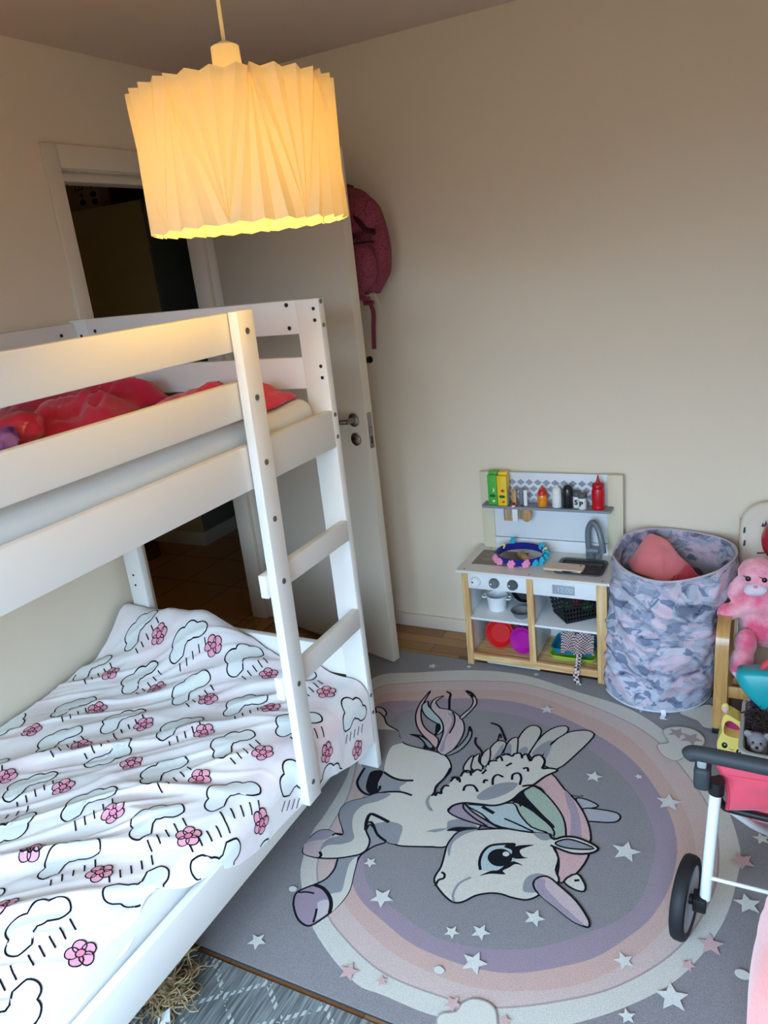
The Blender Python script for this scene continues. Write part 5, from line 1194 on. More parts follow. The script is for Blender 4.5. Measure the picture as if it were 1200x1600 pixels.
def F_ap(u, v):
    x = -.702+.124*u; z = .190-.098*v+.016*math.sin(PI*u)*v-.012*(abs(u-.5)*2)**2*(1-v)
    y = 2.588+.016*math.sin(u*9)*(.3+v)+.010*nz3(u*5, v*4, 2.)-.020*v
    return Vector((x, y, z-.012*math.exp(-((u-.45)/.06)**2)*(1-v)))
grid(b, F_ap, 43, 33)
b.faces.ensure_lookup_table()
for k_, f_ in enumerate(b.faces): f_.material_index = (k_//32//2+(k_ % 32)//2) % 2
obj('cloth_panel', b, [mat('check_pale', (206, 184, 180), .9, .1), mat('check_brown', (78, 58, 62), .9, .1)], ap, sharp=180, solid=.002)
b = nb(); ribbon_bar(b, catmull([(-.632, 2.574, .110), (-.628, 2.545, .085), (-.628, 2.518, .068), (-.63, 2.507, .04), (-.627, 2.507, .012+RZ), (-.618, 2.498, .004+RZ)], 6), .021, .0018, (1, .15, 0)); obj('tie', b, CK, ap)
b = nb(); box(b, -1.01, -.79, 2.575, 2.70, .0005, .010, .001, 1); box(b, -1.012, -.788, 2.572, 2.702, .010, .0125, .001, 0)
box(b, -.99, -.86, 2.60, 2.72, .0128, .022, .001, 0)
tag(obj('picture_book', b, [mat('book_grey', (120, 126, 138), .5), mat('book_paper', (222, 226, 232), .8)], loc=(-.9, 2.64, 0)), 'flat grey books with pale edges lying on the floor under the toy kitchen', 'book')

# ---------------------------------------------------------------- laundry basket
def crystal():
    m = bpy.data.materials.new('crystal_print_fabric'); m.use_nodes = True; nt = m.node_tree; bb = nt.nodes['Principled BSDF']; L = nt.links.new
    t = nt.nodes.new('ShaderNodeTexCoord')
    n0 = nt.nodes.new('ShaderNodeTexNoise'); n0.inputs['Scale'].default_value = 7; n0.inputs['Detail'].default_value = 2; L(t.outputs['Object'], n0.inputs['Vector'])
    ad = nt.nodes.new('ShaderNodeMix'); ad.data_type = 'RGBA'; ad.inputs[0].default_value = .10; L(t.outputs['Object'], ad.inputs[6]); L(n0.outputs['Color'], ad.inputs[7])
    mp = nt.nodes.new('ShaderNodeMapping'); mp.inputs['Rotation'].default_value = (.5, .6, .3); mp.inputs['Scale'].default_value = (1, 1, 1.9); L(ad.outputs[2], mp.inputs[0])
    v = nt.nodes.new('ShaderNodeTexVoronoi'); v.feature = 'F1'; v.distance = 'MANHATTAN'; v.inputs['Scale'].default_value = 11; L(mp.outputs[0], v.inputs['Vector'])
    vb = nt.nodes.new('ShaderNodeTexVoronoi'); vb.distance = 'MANHATTAN'; vb.inputs['Scale'].default_value = 26; L(mp.outputs[0], vb.inputs['Vector'])
    vm = nt.nodes.new('ShaderNodeMix'); vm.data_type = 'RGBA'; vm.inputs[0].default_value = .38; L(v.outputs['Color'], vm.inputs[6]); L(vb.outputs['Color'], vm.inputs[7])
    sp = nt.nodes.new('ShaderNodeSeparateColor'); L(vm.outputs[2], sp.inputs[0])
    r = nt.nodes.new('ShaderNodeValToRGB'); r.color_ramp.interpolation = 'CONSTANT'; e = r.color_ramp.elements
    cols = [(206, 184, 198), (172, 174, 190), (144, 152, 174), (194, 186, 200), (116, 126, 152), (182, 186, 200)]
    while len(e) < len(cols): e.new(.5)
    for i, c in enumerate(cols): e[i].position = (.0, .30, .42, .52, .62, .72)[i]; e[i].color = (*lin(c), 1)
    L(sp.outputs[0], r.inputs[0])
    ve = nt.nodes.new('ShaderNodeTexVoronoi'); ve.feature = 'DISTANCE_TO_EDGE'; ve.inputs['Scale'].default_value = 9; L(mp.outputs[0], ve.inputs['Vector'])
    n2 = nt.nodes.new('ShaderNodeTexNoise'); n2.inputs['Scale'].default_value = 16; n2.inputs['Detail'].default_value = 5; n2.inputs['Distortion'].default_value = .6; L(mp.outputs[0], n2.inputs['Vector'])
    r2 = nt.nodes.new('ShaderNodeValToRGB'); r2.color_ramp.elements[0].position = .30; r2.color_ramp.elements[0].color = (*lin((92, 100, 130)), 1); r2.color_ramp.elements[1].position = .44; r2.color_ramp.elements[1].color = (1, 1, 1, 1); L(n2.outputs['Fac'], r2.inputs[0])
    mu = nt.nodes.new('ShaderNodeMix'); mu.data_type = 'RGBA'; mu.blend_type = 'MULTIPLY'; mu.inputs[0].default_value = .8; L(r.outputs[0], mu.inputs[6]); L(r2.outputs[0], mu.inputs[7])
    r3 = nt.nodes.new('ShaderNodeValToRGB'); r3.color_ramp.elements[0].position = .0; r3.color_ramp.elements[0].color = (*lin((120, 126, 150)), 1); r3.color_ramp.elements[1].position = .035; r3.color_ramp.elements[1].color = (1, 1, 1, 1); L(ve.outputs['Distance'], r3.inputs[0])
    m2 = nt.nodes.new('ShaderNodeMix'); m2.data_type = 'RGBA'; m2.blend_type = 'MULTIPLY'; m2.inputs[0].default_value = .22; L(mu.outputs[2], m2.inputs[6]); L(r3.outputs[0], m2.inputs[7])
    L(m2.outputs[2], bb.inputs['Base Color']); bb.inputs['Roughness'].default_value = .75; return m
CRY = crystal()
bin_ = thing('laundry_basket', 'tall soft fabric laundry basket with grey-pink crystal print beside the toy kitchen', 'laundry basket', (-.345, 2.60, 0))
def rimz(a): return .548+.016*math.sin(a)+.012*math.cos(2*a+.5)-.030*math.exp(-((math.sin((a-PI*.99)/2))/.16)**2)
def F_l(u, v):
    a = 2*PI*u; ca, sa = math.cos(a), math.sin(a)
    H = rimz(a)
    zz = RZ+.003+(H-RZ-.003)*v
    cx = -.352+.052*v; cyy = 2.585
    r = .186+.014*v+.007*math.sin(PI*v)
    fold = 1-abs(nz3(a*1.1*1.2+zz*5, zz*9, 3.))*2.4
    edge = min(1, v*8)*min(1, (1-v)*9+.12)
    r += edge*(.021*fold+.009*nz3(ca*5, sa*5, zz*16)-.008)
    r -= .010*edge*math.exp(-((zz-.165-.02*math.sin(a*2))/.014)**2)+.008*edge*math.exp(-((zz-.31-.03*math.sin(a*2+1))/.014)**2)
    x = cx+r*ca; y = min(cyy+r*sa, YW-.018)
    if y > 2.33: x = min(x, -.149+.07*sm(.395, .47, zz))          # squeezed by the chair arm
    if y > 2.50: x = max(x, -.510+.016*sm(.37, .41, zz)*(1-sm(.46, .50, zz)))
    return Vector((x, y, zz))
b = nb(); NU_, NV_ = 120, 70
V = grid(b, F_l, NU_, NV_, closed_u=True)
b.faces.new([V[i][0] for i in range(NU_)][::-1])
# inner wall
def F_li(u, v):
    p = F_l(u, 1-.42*v); c = Vector((-.352+.052*(1-.42*v), 2.585, p.z)); q = p+(c-p).normalized()*(.005+.012*v); return q
V2 = grid(b, F_li, NU_, 26, closed_u=True)
for i in range(NU_):
    b.faces.new((V[i][-1], V[(i+1) % NU_][-1], V2[(i+1) % NU_][0], V2[i][0]))
b.faces.new([V2[i][-1] for i in range(NU_)])
obj('bag', b, CRY, bin_, sharp=180)
b = nb(); tube(b, [F_l(i/120, 1.)+Vector((0, 0, .001)) for i in range(120)], .0035, 8, closed=True); obj('rim_binding', b, mat('rim_binding_grey', (190, 180, 188), .7), bin_)
b = nb(); tube(b, [F_l(i/120, 0.005)+Vector((.001*math.cos(PI*i/60), .001*math.sin(PI*i/60), .003)) for i in range(120)], .003, 8, closed=True); obj('base_seam', b, mat('seam_pale', (200, 206, 214), .7), bin_)
b = nb(); q = F_l(.79, .02); ribbon_bar(b, catmull([(q.x, q.y-.001, q.z+.004), (q.x+.004, q.y-.012, RZ+.006), (q.x+.002, q.y-.03, RZ+.003), (q.x+.012, q.y-.034, RZ+.003)], 4), .016, .0012, (1, .2, 0)); obj('care_tag', b, mat('tag_white', (226, 230, 234), .6), bin_)
PINKC = mat('salmon_cotton', (232, 130, 136), .85, .1, sheen=.3, bump=.15, bscale=250)
b = nb()
FV = [(-.465, 2.62, .47), (-.395, 2.70, .580), (-.325, 2.66, .560), (-.235, 2.60, .485), (-.425, 2.53, .475), (-.315, 2.49, .455), (-.30, 2.70, .46), (-.43, 2.73, .46), (-.345, 2.585, .535)]
fv = [b.verts.new(p) for p in FV]
for t in ((0, 4, 1), (1, 4, 8), (1, 8, 2), (4, 5, 8), (8, 5, 2), (2, 5, 3), (2, 3, 6), (1, 2, 6), (1, 6, 7), (0, 1, 7)): b.faces.new([fv[i] for i in t])
bmesh.ops.subdivide_edges(b, edges=b.edges[:], cuts=7, use_grid_fill=True)
for k_ in range(3): bmesh.ops.smooth_vert(b, verts=b.verts[:], factor=.4, use_axis_x=True, use_axis_y=True, use_axis_z=True)
for v in b.verts: v.co += Vector((nz3(v.co.x*22, v.co.y*22, v.co.z*22), nz3(v.co.x*22, v.co.y*22, v.co.z*22+5), nz3(v.co.x*22+3, v.co.y*22, v.co.z*22)))*.006
tag(obj('pink_garment', b, PINKC, loc=(-.33, 2.6, .45), sharp=50, solid=.003), 'folded salmon-pink garment poking up inside the laundry basket', 'clothing')
b = nb()
def F_c2(u, v):
    p = Vector((-.40+.24*u, 2.62-.14*v, .425)); tent = max(0, 1-abs((u-.62)/.36))*max(0, 1-abs((v-.6)/.55))
    return p+Vector((.01*u, 0, .10*tent+.02*nz3(u*6, v*6, 1.)))
grid(b, F_c2, 30, 30); tag(obj('red_garment', b, mat('cherry_cotton', (188, 62, 76), .85, .1, sheen=.3), loc=(-.28, 2.55, .42), sharp=28, solid=.004), 'darker cherry-red garment beside the salmon one in the laundry basket', 'clothing')

# ---------------------------------------------------------------- child's armchair
BENT = mat('bent_birch', (206, 160, 98), .32, .5, coat=.25, nscale=9, rgb2=(186, 138, 80), stretch=(8, 1, 1))
ch = thing('childrens_armchair', 'small bentwood armchair with a dinosaur cushion right of the laundry basket', 'armchair', (.06, 2.54, 0))
CHX0, CHX1 = -.121, .27
for i, x in enumerate((CHX0, CHX1)):
    b = nb(); path = catmull([(x, 2.345, .022), (x, 2.342, .12), (x, 2.345, .24), (x, 2.352, .32), (x, 2.372, .366), (x, 2.42, .384), (x, 2.55, .386), (x, 2.68, .380), (x, 2.735, .372)], 7)
    ribbon_bar(b, path, .040, .014, (1, 0, 0)); arm = obj('arm_and_leg', b, BENT, ch, sharp=50)
    b = nb(); box(b, x-.021, x+.013, 2.336, 2.354, RZ+.002, .032, .003); obj('foot_cap', b, BLACKP, arm)
    b = nb(); ribbon_bar(b, catmull([(x+(.026 if i == 0 else -.026), 2.36, .165), (x+(.026 if i == 0 else -.026), 2.52, .15), (x+(.026 if i == 0 else -.026), 2.64, .165), (x+(.026 if i == 0 else -.026), 2.70, .26), (x+(.026 if i == 0 else -.026), 2.735, .42), (x+(.026 if i == 0 else -.026), 2.76, .62)], 7), .012, .028, (1, 0, 0)); obj('seat_side', b, BENT, ch, sharp=50)
    b = nb(); ribbon_bar(b, catmull([(x, 2.735, .37), (x, 2.752, .25), (x, 2.745, .1), (x, 2.70, .02), (x, 2.60, .012), (x, 2.45, .012+RZ), (x, 2.352, .014+RZ)], 7), .036, .012, (1, 0, 0)); obj('rear_leg', b, BENT, ch, sharp=50)
part('front_crossbar', ch, BENT, CHX0+.02, CHX1-.02, 2.350, 2.362, .146, .186, .003)
part('stretcher', ch, BENT, CHX0+.02, CHX1-.02, 2.60, 2.612, .05, .075, .003)
def dino_cloth(): return mat('cream_dinosaur_fabric', (226, 214, 196), .85, .1, bump=.1, bscale=300)
DC = dino_cloth(); OCH, DBL, OLV, MRN = mat('dino_ochre', (214, 152, 54), .8), mat('dino_navy', (60, 64, 84), .8), mat('dino_olive', (112, 116, 84), .8), mat('dino_maroon', (128, 44, 58), .8)
def cushion(bm, w, h, t, M, n=40):
    o = rrect(w, h, min(w, h)*.24, 8)
    rings = []
    for s, z in ((.30, t*.5), (.6, t*.49), (.80, t*.46), (.86, t*.36), (.89, t*.42), (.96, t*.36), (1, t*.12), (1, -t*.12), (.96, -t*.4), (.5, -t*.5)):
        rings.append([bm.verts.new(M @ Vector((x*s, y*s, z))) for x, y in o])
    for A_, B_ in zip(rings, rings[1:]):
        for k in range(len(o)): bm.faces.new((A_[k], A_[(k+1) % len(o)], B_[(k+1) % len(o)], B_[k]))
    bm.faces.new(rings[0]); bm.faces.new(rings[-1][::-1])
BM2 = Matrix.Translation((.074, 2.722, .49)) @ Matrix.Rotation(math.radians(78), 4, 'X')
b = nb(); cushion(b, .345, .40, .05, BM2)
def dino(bm, cx, cy, s, mi, flip=1):
    P_ = [(-1.6, .5), (-1.0, .35), (-.5, .55), (0, .55), (.35, .3), (.55, .55), (.95, .65), (1.0, .4), (.6, .2), (.4, -.05), (.3, -.6), (.1, -.6), (.05, -.2), (-.3, -.2), (-.35, -.6), (-.55, -.6), (-.6, 0), (-1.0, .1)]
    poly3(bm, [BM2 @ Vector((cx+x*s*flip, cy+y*s, .0258)) for x, y in P_], mi=mi)
def spikes(bm, cx, cy, s, mi): poly3(bm, [BM2 @ Vector((cx+x*s, cy+y*s, .0258)) for x, y in ((-1, -1), (-.6, .2), (-.2, -.5), (.2, 1), (.5, -.3), (1, .4), (.8, -1))], mi=mi)
dino(b, -.075, .085, .020, 1); spikes(b, -.095, .128, .012, 2); dino(b, .02, .12, .022, 3, -1); dino(b, -.01, .03, .018, 4); dino(b, .07, .05, .02, 2); poly3(b, [BM2 @ Vector((-.115+x, .02+y, .0258)) for x, y in ((0, 0), (.03, .004), (.03, .009), (0, .006))], mi=4)
for s_, y_ in ((-.158, .10), (-.156, .055)): poly3(b, [BM2 @ Vector((s_+x*.004, y_+y*.011, .0212)) for x, y in ((-1, -1), (1, -.8), (.8, 1), (-.6, .8))], mi=2)
obj('back_cushion', b, [DC, OCH, DBL, OLV, MRN], ch, sharp=60)
SM2 = Matrix.Translation((.074, 2.50, .195)) @ Matrix.Rotation(math.radians(-4), 4, 'X')
b = nb(); cushion(b, .32, .30, .045, SM2); obj('seat_cushion', b, DC, ch, sharp=60)

# pink plush animal sitting in the armchair: one continuous fluffy body
FURP = mat('pink_mottled_fur', (246, 176, 190), .95, .05, nscale=11, rgb2=(236, 96, 132), bump=.9, bscale=170, sheen=.6, lo=.38, hi=.58)
pla = thing('plush_animal', 'fluffy pink plush animal sitting in the small armchair', 'plush toy', (-.02, 2.50, .22))
def fluffy(name, parts, m, parent, voxel=.006, amp=.006, scale=.02):
    b = nb()
    for e in parts:
        c, r = e[0], e[1]; M = e[2] if len(e) > 2 else None
        ellipsoid(b, c, r, 0, 24, M=M)
    o = obj(name, b, m, parent, sharp=180)
    md = o.modifiers.new('merge', 'REMESH'); md.mode = 'VOXEL'; md.voxel_size = voxel; md.use_smooth_shade = True
    sm_ = o.modifiers.new('soft', 'SMOOTH'); sm_.iterations = 6; sm_.factor = .6
    tx = bpy.data.textures.get('fur_%g' % scale) or bpy.data.textures.new('fur_%g' % scale, 'CLOUDS'); tx.noise_scale = scale; tx.noise_depth = 2
    d = o.modifiers.new('fur', 'DISPLACE'); d.texture = tx; d.strength = amp; d.mid_level = .5
    return o
RY_ = lambda a: Matrix.Rotation(a, 4, 'Y')
fluffy('body', [((-.005, 2.52, .36), (.078, .062, .10)), ((-.012, 2.50, .43), (.062, .052, .05)), ((-.030, 2.485, .535), (.062, .055, .054)), ((-.028, 2.46, .508), (.040, .034, .030)),
    ((-.088, 2.495, .478), (.026, .026, .052), RY_(.45)), ((.035, 2.51, .50), (.028, .028, .055), RY_(-.4)),
    ((-.088, 2.485, .402), (.052, .030, .028), RY_(-.55)), ((-.118, 2.475, .392), (.032, .030, .032)), ((.085, 2.49, .40), (.052, .030, .028), RY_(.5)),
    ((-.056, 2.44, .30), (.034, .036, .055)), ((-.062, 2.405, .262), (.036, .034, .045)), ((-.066, 2.392, .238), (.036, .040, .024)),
    ((.046, 2.44, .30), (.034, .036, .055)), ((.050, 2.405, .262), (.036, .034, .045)), ((.054, 2.392, .238), (.036, .040, .024))], FURP, pla)
PALE = mat('pale_muzzle_fur', (226, 206, 220), .95, .05, bump=.7, bscale=200, sheen=.6)
fluffy('muzzle', [((-.034, 2.432, .503), (.034, .018, .021)), ((-.05, 2.43, .497), (.020, .016, .016))], PALE, pla, .004, .003, .012)
for x in (-.058, -.012):
    b = nb(); ellipsoid(b, (x, 2.433, .536), (.0085, .006, .0085), 0, 16); ey = obj('eye', b, mat('shiny_black', (16, 15, 18), .15, .6), pla)
    b = nb()
    for k in range(3): tube(b, [(x-.004, 2.430, .543), (x-.010-.003*k, 2.426, .545+.002*k)], .0008, 5)
    obj('eyelash', b, BLACKP, ey)
b = nb(); ellipsoid(b, (-.036, 2.418, .517), (.007, .005, .004), 0, 12); obj('nose', b, mat('nose_rose', (206, 132, 140), .6), pla)
fluffy('foot_tip', [((-.066, 2.370, .232), (.026, .018, .018))], PALE, pla, .004, .004, .012); fluffy('foot_tip', [((.054, 2.370, .232), (.026, .018, .018))], PALE, pla, .004, .004, .012)
bl_ = thing('balloon', 'dark red shiny balloon behind the plush animal at the right edge', 'balloon', (.046, 2.615, .53)); b = nb(); ellipsoid(b, (.042, 2.615, .605), (.072, .066, .082), 0, 32); obj('balloon_skin', b, mat('balloon_red', (178, 30, 48), .2, .55), bl_)
b = nb(); lathe(b, [(0, .012), (.004, .010), (.008, 0), (0, .001)], c=(.046, 2.615, .522), n=12); obj('knot', b, mat('balloon_knot', (150, 22, 38), .4), bl_)

# ---------------------------------------------------------------- clear grey toy bin with things in it
TUB = mat('grey_clear_plastic', (190, 188, 184), .35, .5)
tb = thing('toy_bin', 'grey plastic storage bin of toys on the rug in front of the armchair', 'storage bin', (.135, 2.18, 0))
b = nb(); P_ = rrect(.385, .30, .035); MT = Matrix.Translation((.138, 2.185, RZ+.003))
rg = lambda s, z: [b.verts.new(MT @ Vector((x*s, y*s, z))) for x, y in P_]
rs = [rg(.86, 0), rg(.955, .145), rg(1.0, .147), rg(1.0, .156), rg(.945, .156), rg(.93, .15), rg(.84, .004)]
for A_, B_ in zip(rs, rs[1:]):
    for k in range(len(A_)): b.faces.new((A_[k], A_[(k+1) % len(A_)], B_[(k+1) % len(A_)], B_[k]))
b.faces.new(rs[0][::-1]); b.faces.new(rs[-1]); obj('tub', b, TUB, tb, sharp=50)
# teal case on top, red handle
tc_ = thing('toy_case', 'rounded teal plastic toy case with a red handle lying across the toy bin', 'toy case', (.045, 2.25, .20))
b = nb(); P_ = catmull([(x, y, 0) for x, y in ((-.118, .305), (-.104, .322), (-.04, .330), (.06, .328), (.15, .322), (.155, .29), (.13, .235), (.07, .205), (.01, .190), (-.025, .196), (-.07, .232), (-.105, .27))], 5, closed=True)
TM = Matrix(((1, 0, 0, .045), (0, .18, -1, 2.19), (0, 1, .18, 0), (0, 0, 0, 1)))
prof = [(-.045, .80), (-.040, .93), (-.025, 1.0), (.025, 1.0), (.040, .93), (.045, .80)]
ccx = sum(p.x for p in P_)/len(P_); ccy = sum(p.y for p in P_)/len(P_)
rs = [[b.verts.new(TM @ Vector((ccx+(p.x-ccx)*s, ccy+(p.y-ccy)*s, zz))) for p in P_] for zz, s in prof]
for A_, B_ in zip(rs, rs[1:]):
    for k in range(len(P_)): b.faces.new((A_[k], A_[(k+1) % len(P_)], B_[(k+1) % len(P_)], B_[k]))
b.faces.new(rs[0][::-1]); b.faces.new(rs[-1])
obj('shell', b, mat('teal_plastic', (16, 164, 172), .35, .5), tc_, sharp=50)
b = nb(); hp_ = catmull([TM @ Vector((x, y, 0)) for x, y in ((-.045, .326), (-.038, .342), (-.010, .362), (.03, .368), (.07, .36), (.09, .325))], 6); tube(b, hp_, .012, 10, flat=(1.3, .9)); hd_ = obj('handle', b, mat('coral_plastic', (226, 82, 86), .4), tc_)
b = nb(); ribbon_bar(b, [TM @ Vector((x, .327, 0)) for x in (-.045, 0, .05, .095)], .05, .006, TM.to_3x3() @ Vector((0, 0, 1))); obj('handle_plate', b, MATS['coral_plastic'], tc_)
# doll with brown curly hair
def curls(name, c, r, m, parent, n, rad, seed, label=None, cat=None, flat=1.):
    rnd = random.Random(seed); b = nb()
    for k in range(n):
        th = rnd.uniform(0, 2*PI); ph = math.acos(rnd.uniform(-.5, 1)); d = Vector((math.sin(ph)*math.cos(th), math.sin(ph)*math.sin(th), math.cos(ph)*flat))
        p = Vector(c)+Vector((d.x*r[0], d.y*r[1], d.z*r[2]))*rnd.uniform(.55, 1); pts = [p.copy()]; v = Vector((rnd.uniform(-1, 1), rnd.uniform(-1, 1), rnd.uniform(-.6, .4))).normalized()
        w = rnd.uniform(0, 6)
        for i in range(7):
            v = (v+.55*Vector((math.cos(w+i*1.3), math.sin(w+i*1.3), .5*math.cos(w*2+i)))-.35*(p-Vector(c)).normalized()*(1 if (p-Vector(c)).length > max(r) else -.2)).normalized()
            p = p+v*rad*6; pts.append(p.copy())
        tube(b, catmull(pts, 2), [rad*(1-.7*i/14) for i in range(15)], 5)
    ellipsoid(b, c, (r[0]*.8, r[1]*.8, r[2]*.8*flat), 0, 16)
    zmin = min(v.co.z for v in b.verts)
    return obj(name, b, m, parent, loc=(c[0], c[1], c[2]-r[2]), sharp=180)
BRH = mat('dark_brown_doll_hair', (62, 44, 40), .6, .4)
dl = thing('doll', 'doll with dark brown curly hair lying in the toy bin', 'doll', (.03, 2.17, .05))
curls('hair', (.024, 2.20, .185), (.046, .042, .048), BRH, dl, 170, .0022, 4)
b = nb(); ellipsoid(b, (.055, 2.185, .155), (.035, .03, .04), 0, 18); obj('head', b, mat('doll_skin', (214, 164, 138), .5), dl)
b = nb(); box(b, .06, .13, 2.16, 2.22, .06, .13, .02, seg=4); obj('body', b, mat('doll_dress', (206, 146, 176), .8), dl)
b = nb(); box(b, -.032, -.008, 2.255, 2.28, .05, .20, .008, seg=3); ellipsoid(b, (-.020, 2.267, .20), (.013, .013, .012), 0, 14); tag(obj('purple_toy', b, mat('deep_purple', (74, 50, 142), .4), loc=(-.017, 2.257, .05)), 'deep purple plastic toy upright at the left side of the toy bin', 'toy')
ko = thing('koala_toy', 'small grey toy koala at the front corner of the toy bin', 'toy animal', (.0, 2.085, .05))
ko_move = Vector((-.006, .045, .055))
b = nb()
for c, r in (((.0, 2.085, .095), (.028, .026, .028)), ((.004, 2.095, .055), (.026, .026, .035)), ((-.026, 2.09, .113), (.012, .007, .012)), ((.028, 2.09, .113), (.012, .007, .012))): ellipsoid(b, c, r, 0, 18)
kb = obj('body', b, mat('koala_grey', (156, 158, 166), .7), ko, sharp=180); md = kb.modifiers.new('merge', 'REMESH'); md.mode = 'VOXEL'; md.voxel_size = .003; md.use_smooth_shade = True
b = nb(); ellipsoid(b, (.0, 2.066, .085), (.018, .012, .014), 0, 16); obj('muzzle', b, mat('koala_pale', (206, 204, 204), .7), ko)
b = nb(); ellipsoid(b, (.0, 2.053, .094), (.005, .004, .0045), 0, 12); obj('nose', b, BLACKP, ko)
for x in (-.011, .010):
    b = nb(); ellipsoid(b, (x, 2.060, .105), (.0032, .003, .0032), 0, 10); obj('eye', b, BLACKP, ko)
ko.location += ko_move
for k, (p, lab) in enumerate((([(-.03, 2.162, .150), (.03, 2.158, .154), (.09, 2.15, .148), (.15, 2.15, .15)], 'flat pale pink ribbon across the toys in the bin'), ([(.026, 2.12, .13), (.06, 2.105, .132), (.12, 2.10, .128)], 'short rose ribbon beside the toy koala'))):
    b = nb(); ribbon_bar(b, catmull(p, 6), .018, .003, (.1, .8, .6)); tag(obj('ribbon', b, mat('ribbon_%d' % k, ((236, 164, 180), (226, 140, 166))[k], .7), loc=p[0]), lab, 'ribbon')
b = nb(); prism(b, rrect(.03, .02, .004), 0, .012, M=Matrix.Translation((-.012, 2.165, .13)) @ Matrix.Rotation(.5, 4, 'Z')); box(b, -.03, .005, 2.15, 2.18, .05, .129, .004, 1); tag(obj('toy_box', b, [mat('pale_lilac_blue', (176, 176, 214), .5), mat('toy_box_blue', (92, 98, 160), .5)], loc=(-.012, 2.165, .05)), 'small lilac-blue toy box beside the curly-haired doll', 'toy')
# yellow animal carrier toy
YEL = mat('butter_yellow', (240, 216, 116), .4, .45)
yt = thing('yellow_toy', 'butter-yellow plastic animal-shaped toy standing against the armchair leg', 'toy', (-.082, 2.272, RZ))
b = nb(); YM = Matrix(((1, 0, 0, 0), (0, .0, -1, 2.255), (0, 1, 0, 0), (0, 0, 0, 1)))
outer = catmull([(x, z, 0) for x, z in ((-.112, .020), (-.119, .05), (-.113, .078), (-.106, .10), (-.108, .125), (-.105, .15), (-.094, .163), (-.07, .152), (-.052, .138), (-.047, .10), (-.047, .05), (-.05, .014), (-.08, .012))], 5, closed=True)
inner = catmull([(x, z, 0) for x, z in ((-.098, .092), (-.101, .115), (-.096, .135), (-.084, .142), (-.068, .134), (-.056, .12), (-.055, .088), (-.075, .084))], 5, closed=True)
tri = tessellate_polygon([[Vector(p) for p in outer], [Vector(p) for p in inner]]); allp = outer+inner
for zz, dirn in ((-.028, -1), (.028, 1)):
    pass
A0 = [b.verts.new(YM @ Vector((p.x, p.y, -.025))) for p in allp]; A1 = [b.verts.new(YM @ Vector((p.x, p.y, .03))) for p in allp]
for t in tri: b.faces.new([A1[i] for i in t]); b.faces.new([A0[i] for i in reversed(t)])
n0 = len(outer)
for s0, n_ in ((0, n0), (n0, len(inner))):
    for k in range(n_): b.faces.new((A0[s0+k], A0[s0+(k+1) % n_], A1[s0+(k+1) % n_], A1[s0+k]))
obj('shell', b, YEL, yt, sharp=50)
b = nb(); ellipsoid(b, (-.100, 2.248, .172), (.012, .010, .017), 0, 18); er = obj('ear', b, YEL, yt); b = nb(); ellipsoid(b, (-.100, 2.2395, .171), (.0075, .003, .0115), 0, 14); obj('inner_ear', b, mat('ear_pink', (232, 178, 196), .6), er)
b = nb(); prism(b, [(p.x, p.y) for p in inner], -.005, .0, M=YM @ Matrix.Translation((0, 0, -.015))); obj('pink_panel', b, mat('deep_pink_panel', (172, 40, 104), .5), yt)
for x, z, rx in ((-.097, .050, .0085), (-.056, .034, .0075)):
    b = nb(); ellipsoid(b, (x, 2.2250, z), (rx, .003, .011), 0, 16); e_ = obj('eye', b, BLACKP, yt); b = nb(); ellipsoid(b, (x+.001, 2.2218, z+.004), (.0022, .001, .0022), 0, 8); obj('eye_glint', b, WHITEP, e_)
b = nb(); tube(b, catmull([(-.084, 2.2245, .042), (-.076, 2.2242, .038), (-.070, 2.2245, .041)], 5), .0008, 5); obj('mouth', b, BLACKP, yt)

# ---------------------------------------------------------------- doll's pushchair
ps = thing('doll_pushchair', 'doll pushchair with white tube frame, charcoal handle and coral fabric seat', 'pushchair', (.10, 1.53, 0))
WT = mat('white_tube', (226, 230, 232), .35, .5); CORAL = mat('coral_fabric', (228, 84, 104), .75, .2, bump=.12, bscale=500, sheen=.2)
PX0, PX1 = -.128, .36
for i, (x, sx) in enumerate(((-.120, 1), (.348, -1))):
    xt = x+.030*sx                            # tube sits inside the wheel
    b = nb(); tube(b, [(xt-.004*sx, 1.515, .118), (xt+.012*sx, 1.500, .455)], .0125, 16); tu = obj('frame_tube', b, WT, ps)
    b = nb(); box(b, xt-.016*sx-.014, xt-.016*sx+.016, 1.492, 1.532, .088, .124, .004); obj('axle_block', b, BLACKP, ps)
    b = nb(); cyl(b, (xt+.012*sx, 1.500, .43), (xt+.013*sx, 1.500, .462), .0165); obj('collar', b, BLACKP, tu)
    b = nb(); box(b, x-.004 if i == 0 else x-.030, x+.030 if i == 0 else x+.004, 1.478, 1.528, .440, .496, .010, seg=3); jt = obj('handle_joint', b, CHARP, ps)
    b = nb(); box(b, x+.002 if i == 0 else x-.022, x+.022 if i == 0 else x-.002, 1.485, 1.515, .494, .514, .005); obj('adapter', b, mat('joint_grey', (150, 152, 154), .45), jt)
    M1 = Matrix.Translation((x-.016*sx, 1.512, .1075)) @ Matrix.Rotation(-.13*sx, 4, 'Z') @ Matrix.Rotation(PI/2, 4, 'Y')
    b = nb(); lathe(b, [(.076, -.014), (.086, -.017), (.094, -.014), (.0975, -.007), (.0975, .007), (.094, .014), (.086, .017), (.076, .014), (.076, -.014)], M=M1, n=48); wh = obj('wheel', b, mat('tyre_black', (26, 27, 30), .6, .35), ps)
    b = nb(); lathe(b, [(0, -.008), (.068, -.009), (.0765, -.013), (.0765, .013), (.068, .009), (0, .008)], M=M1, n=48); lathe(b, [(0, -.016), (.010, -.016), (.012, .016), (0, .016)], M=M1, n=18, mi=1); obj('hub', b, [mat('hub_grey', (176, 178, 182), .45), BLACKP], wh)
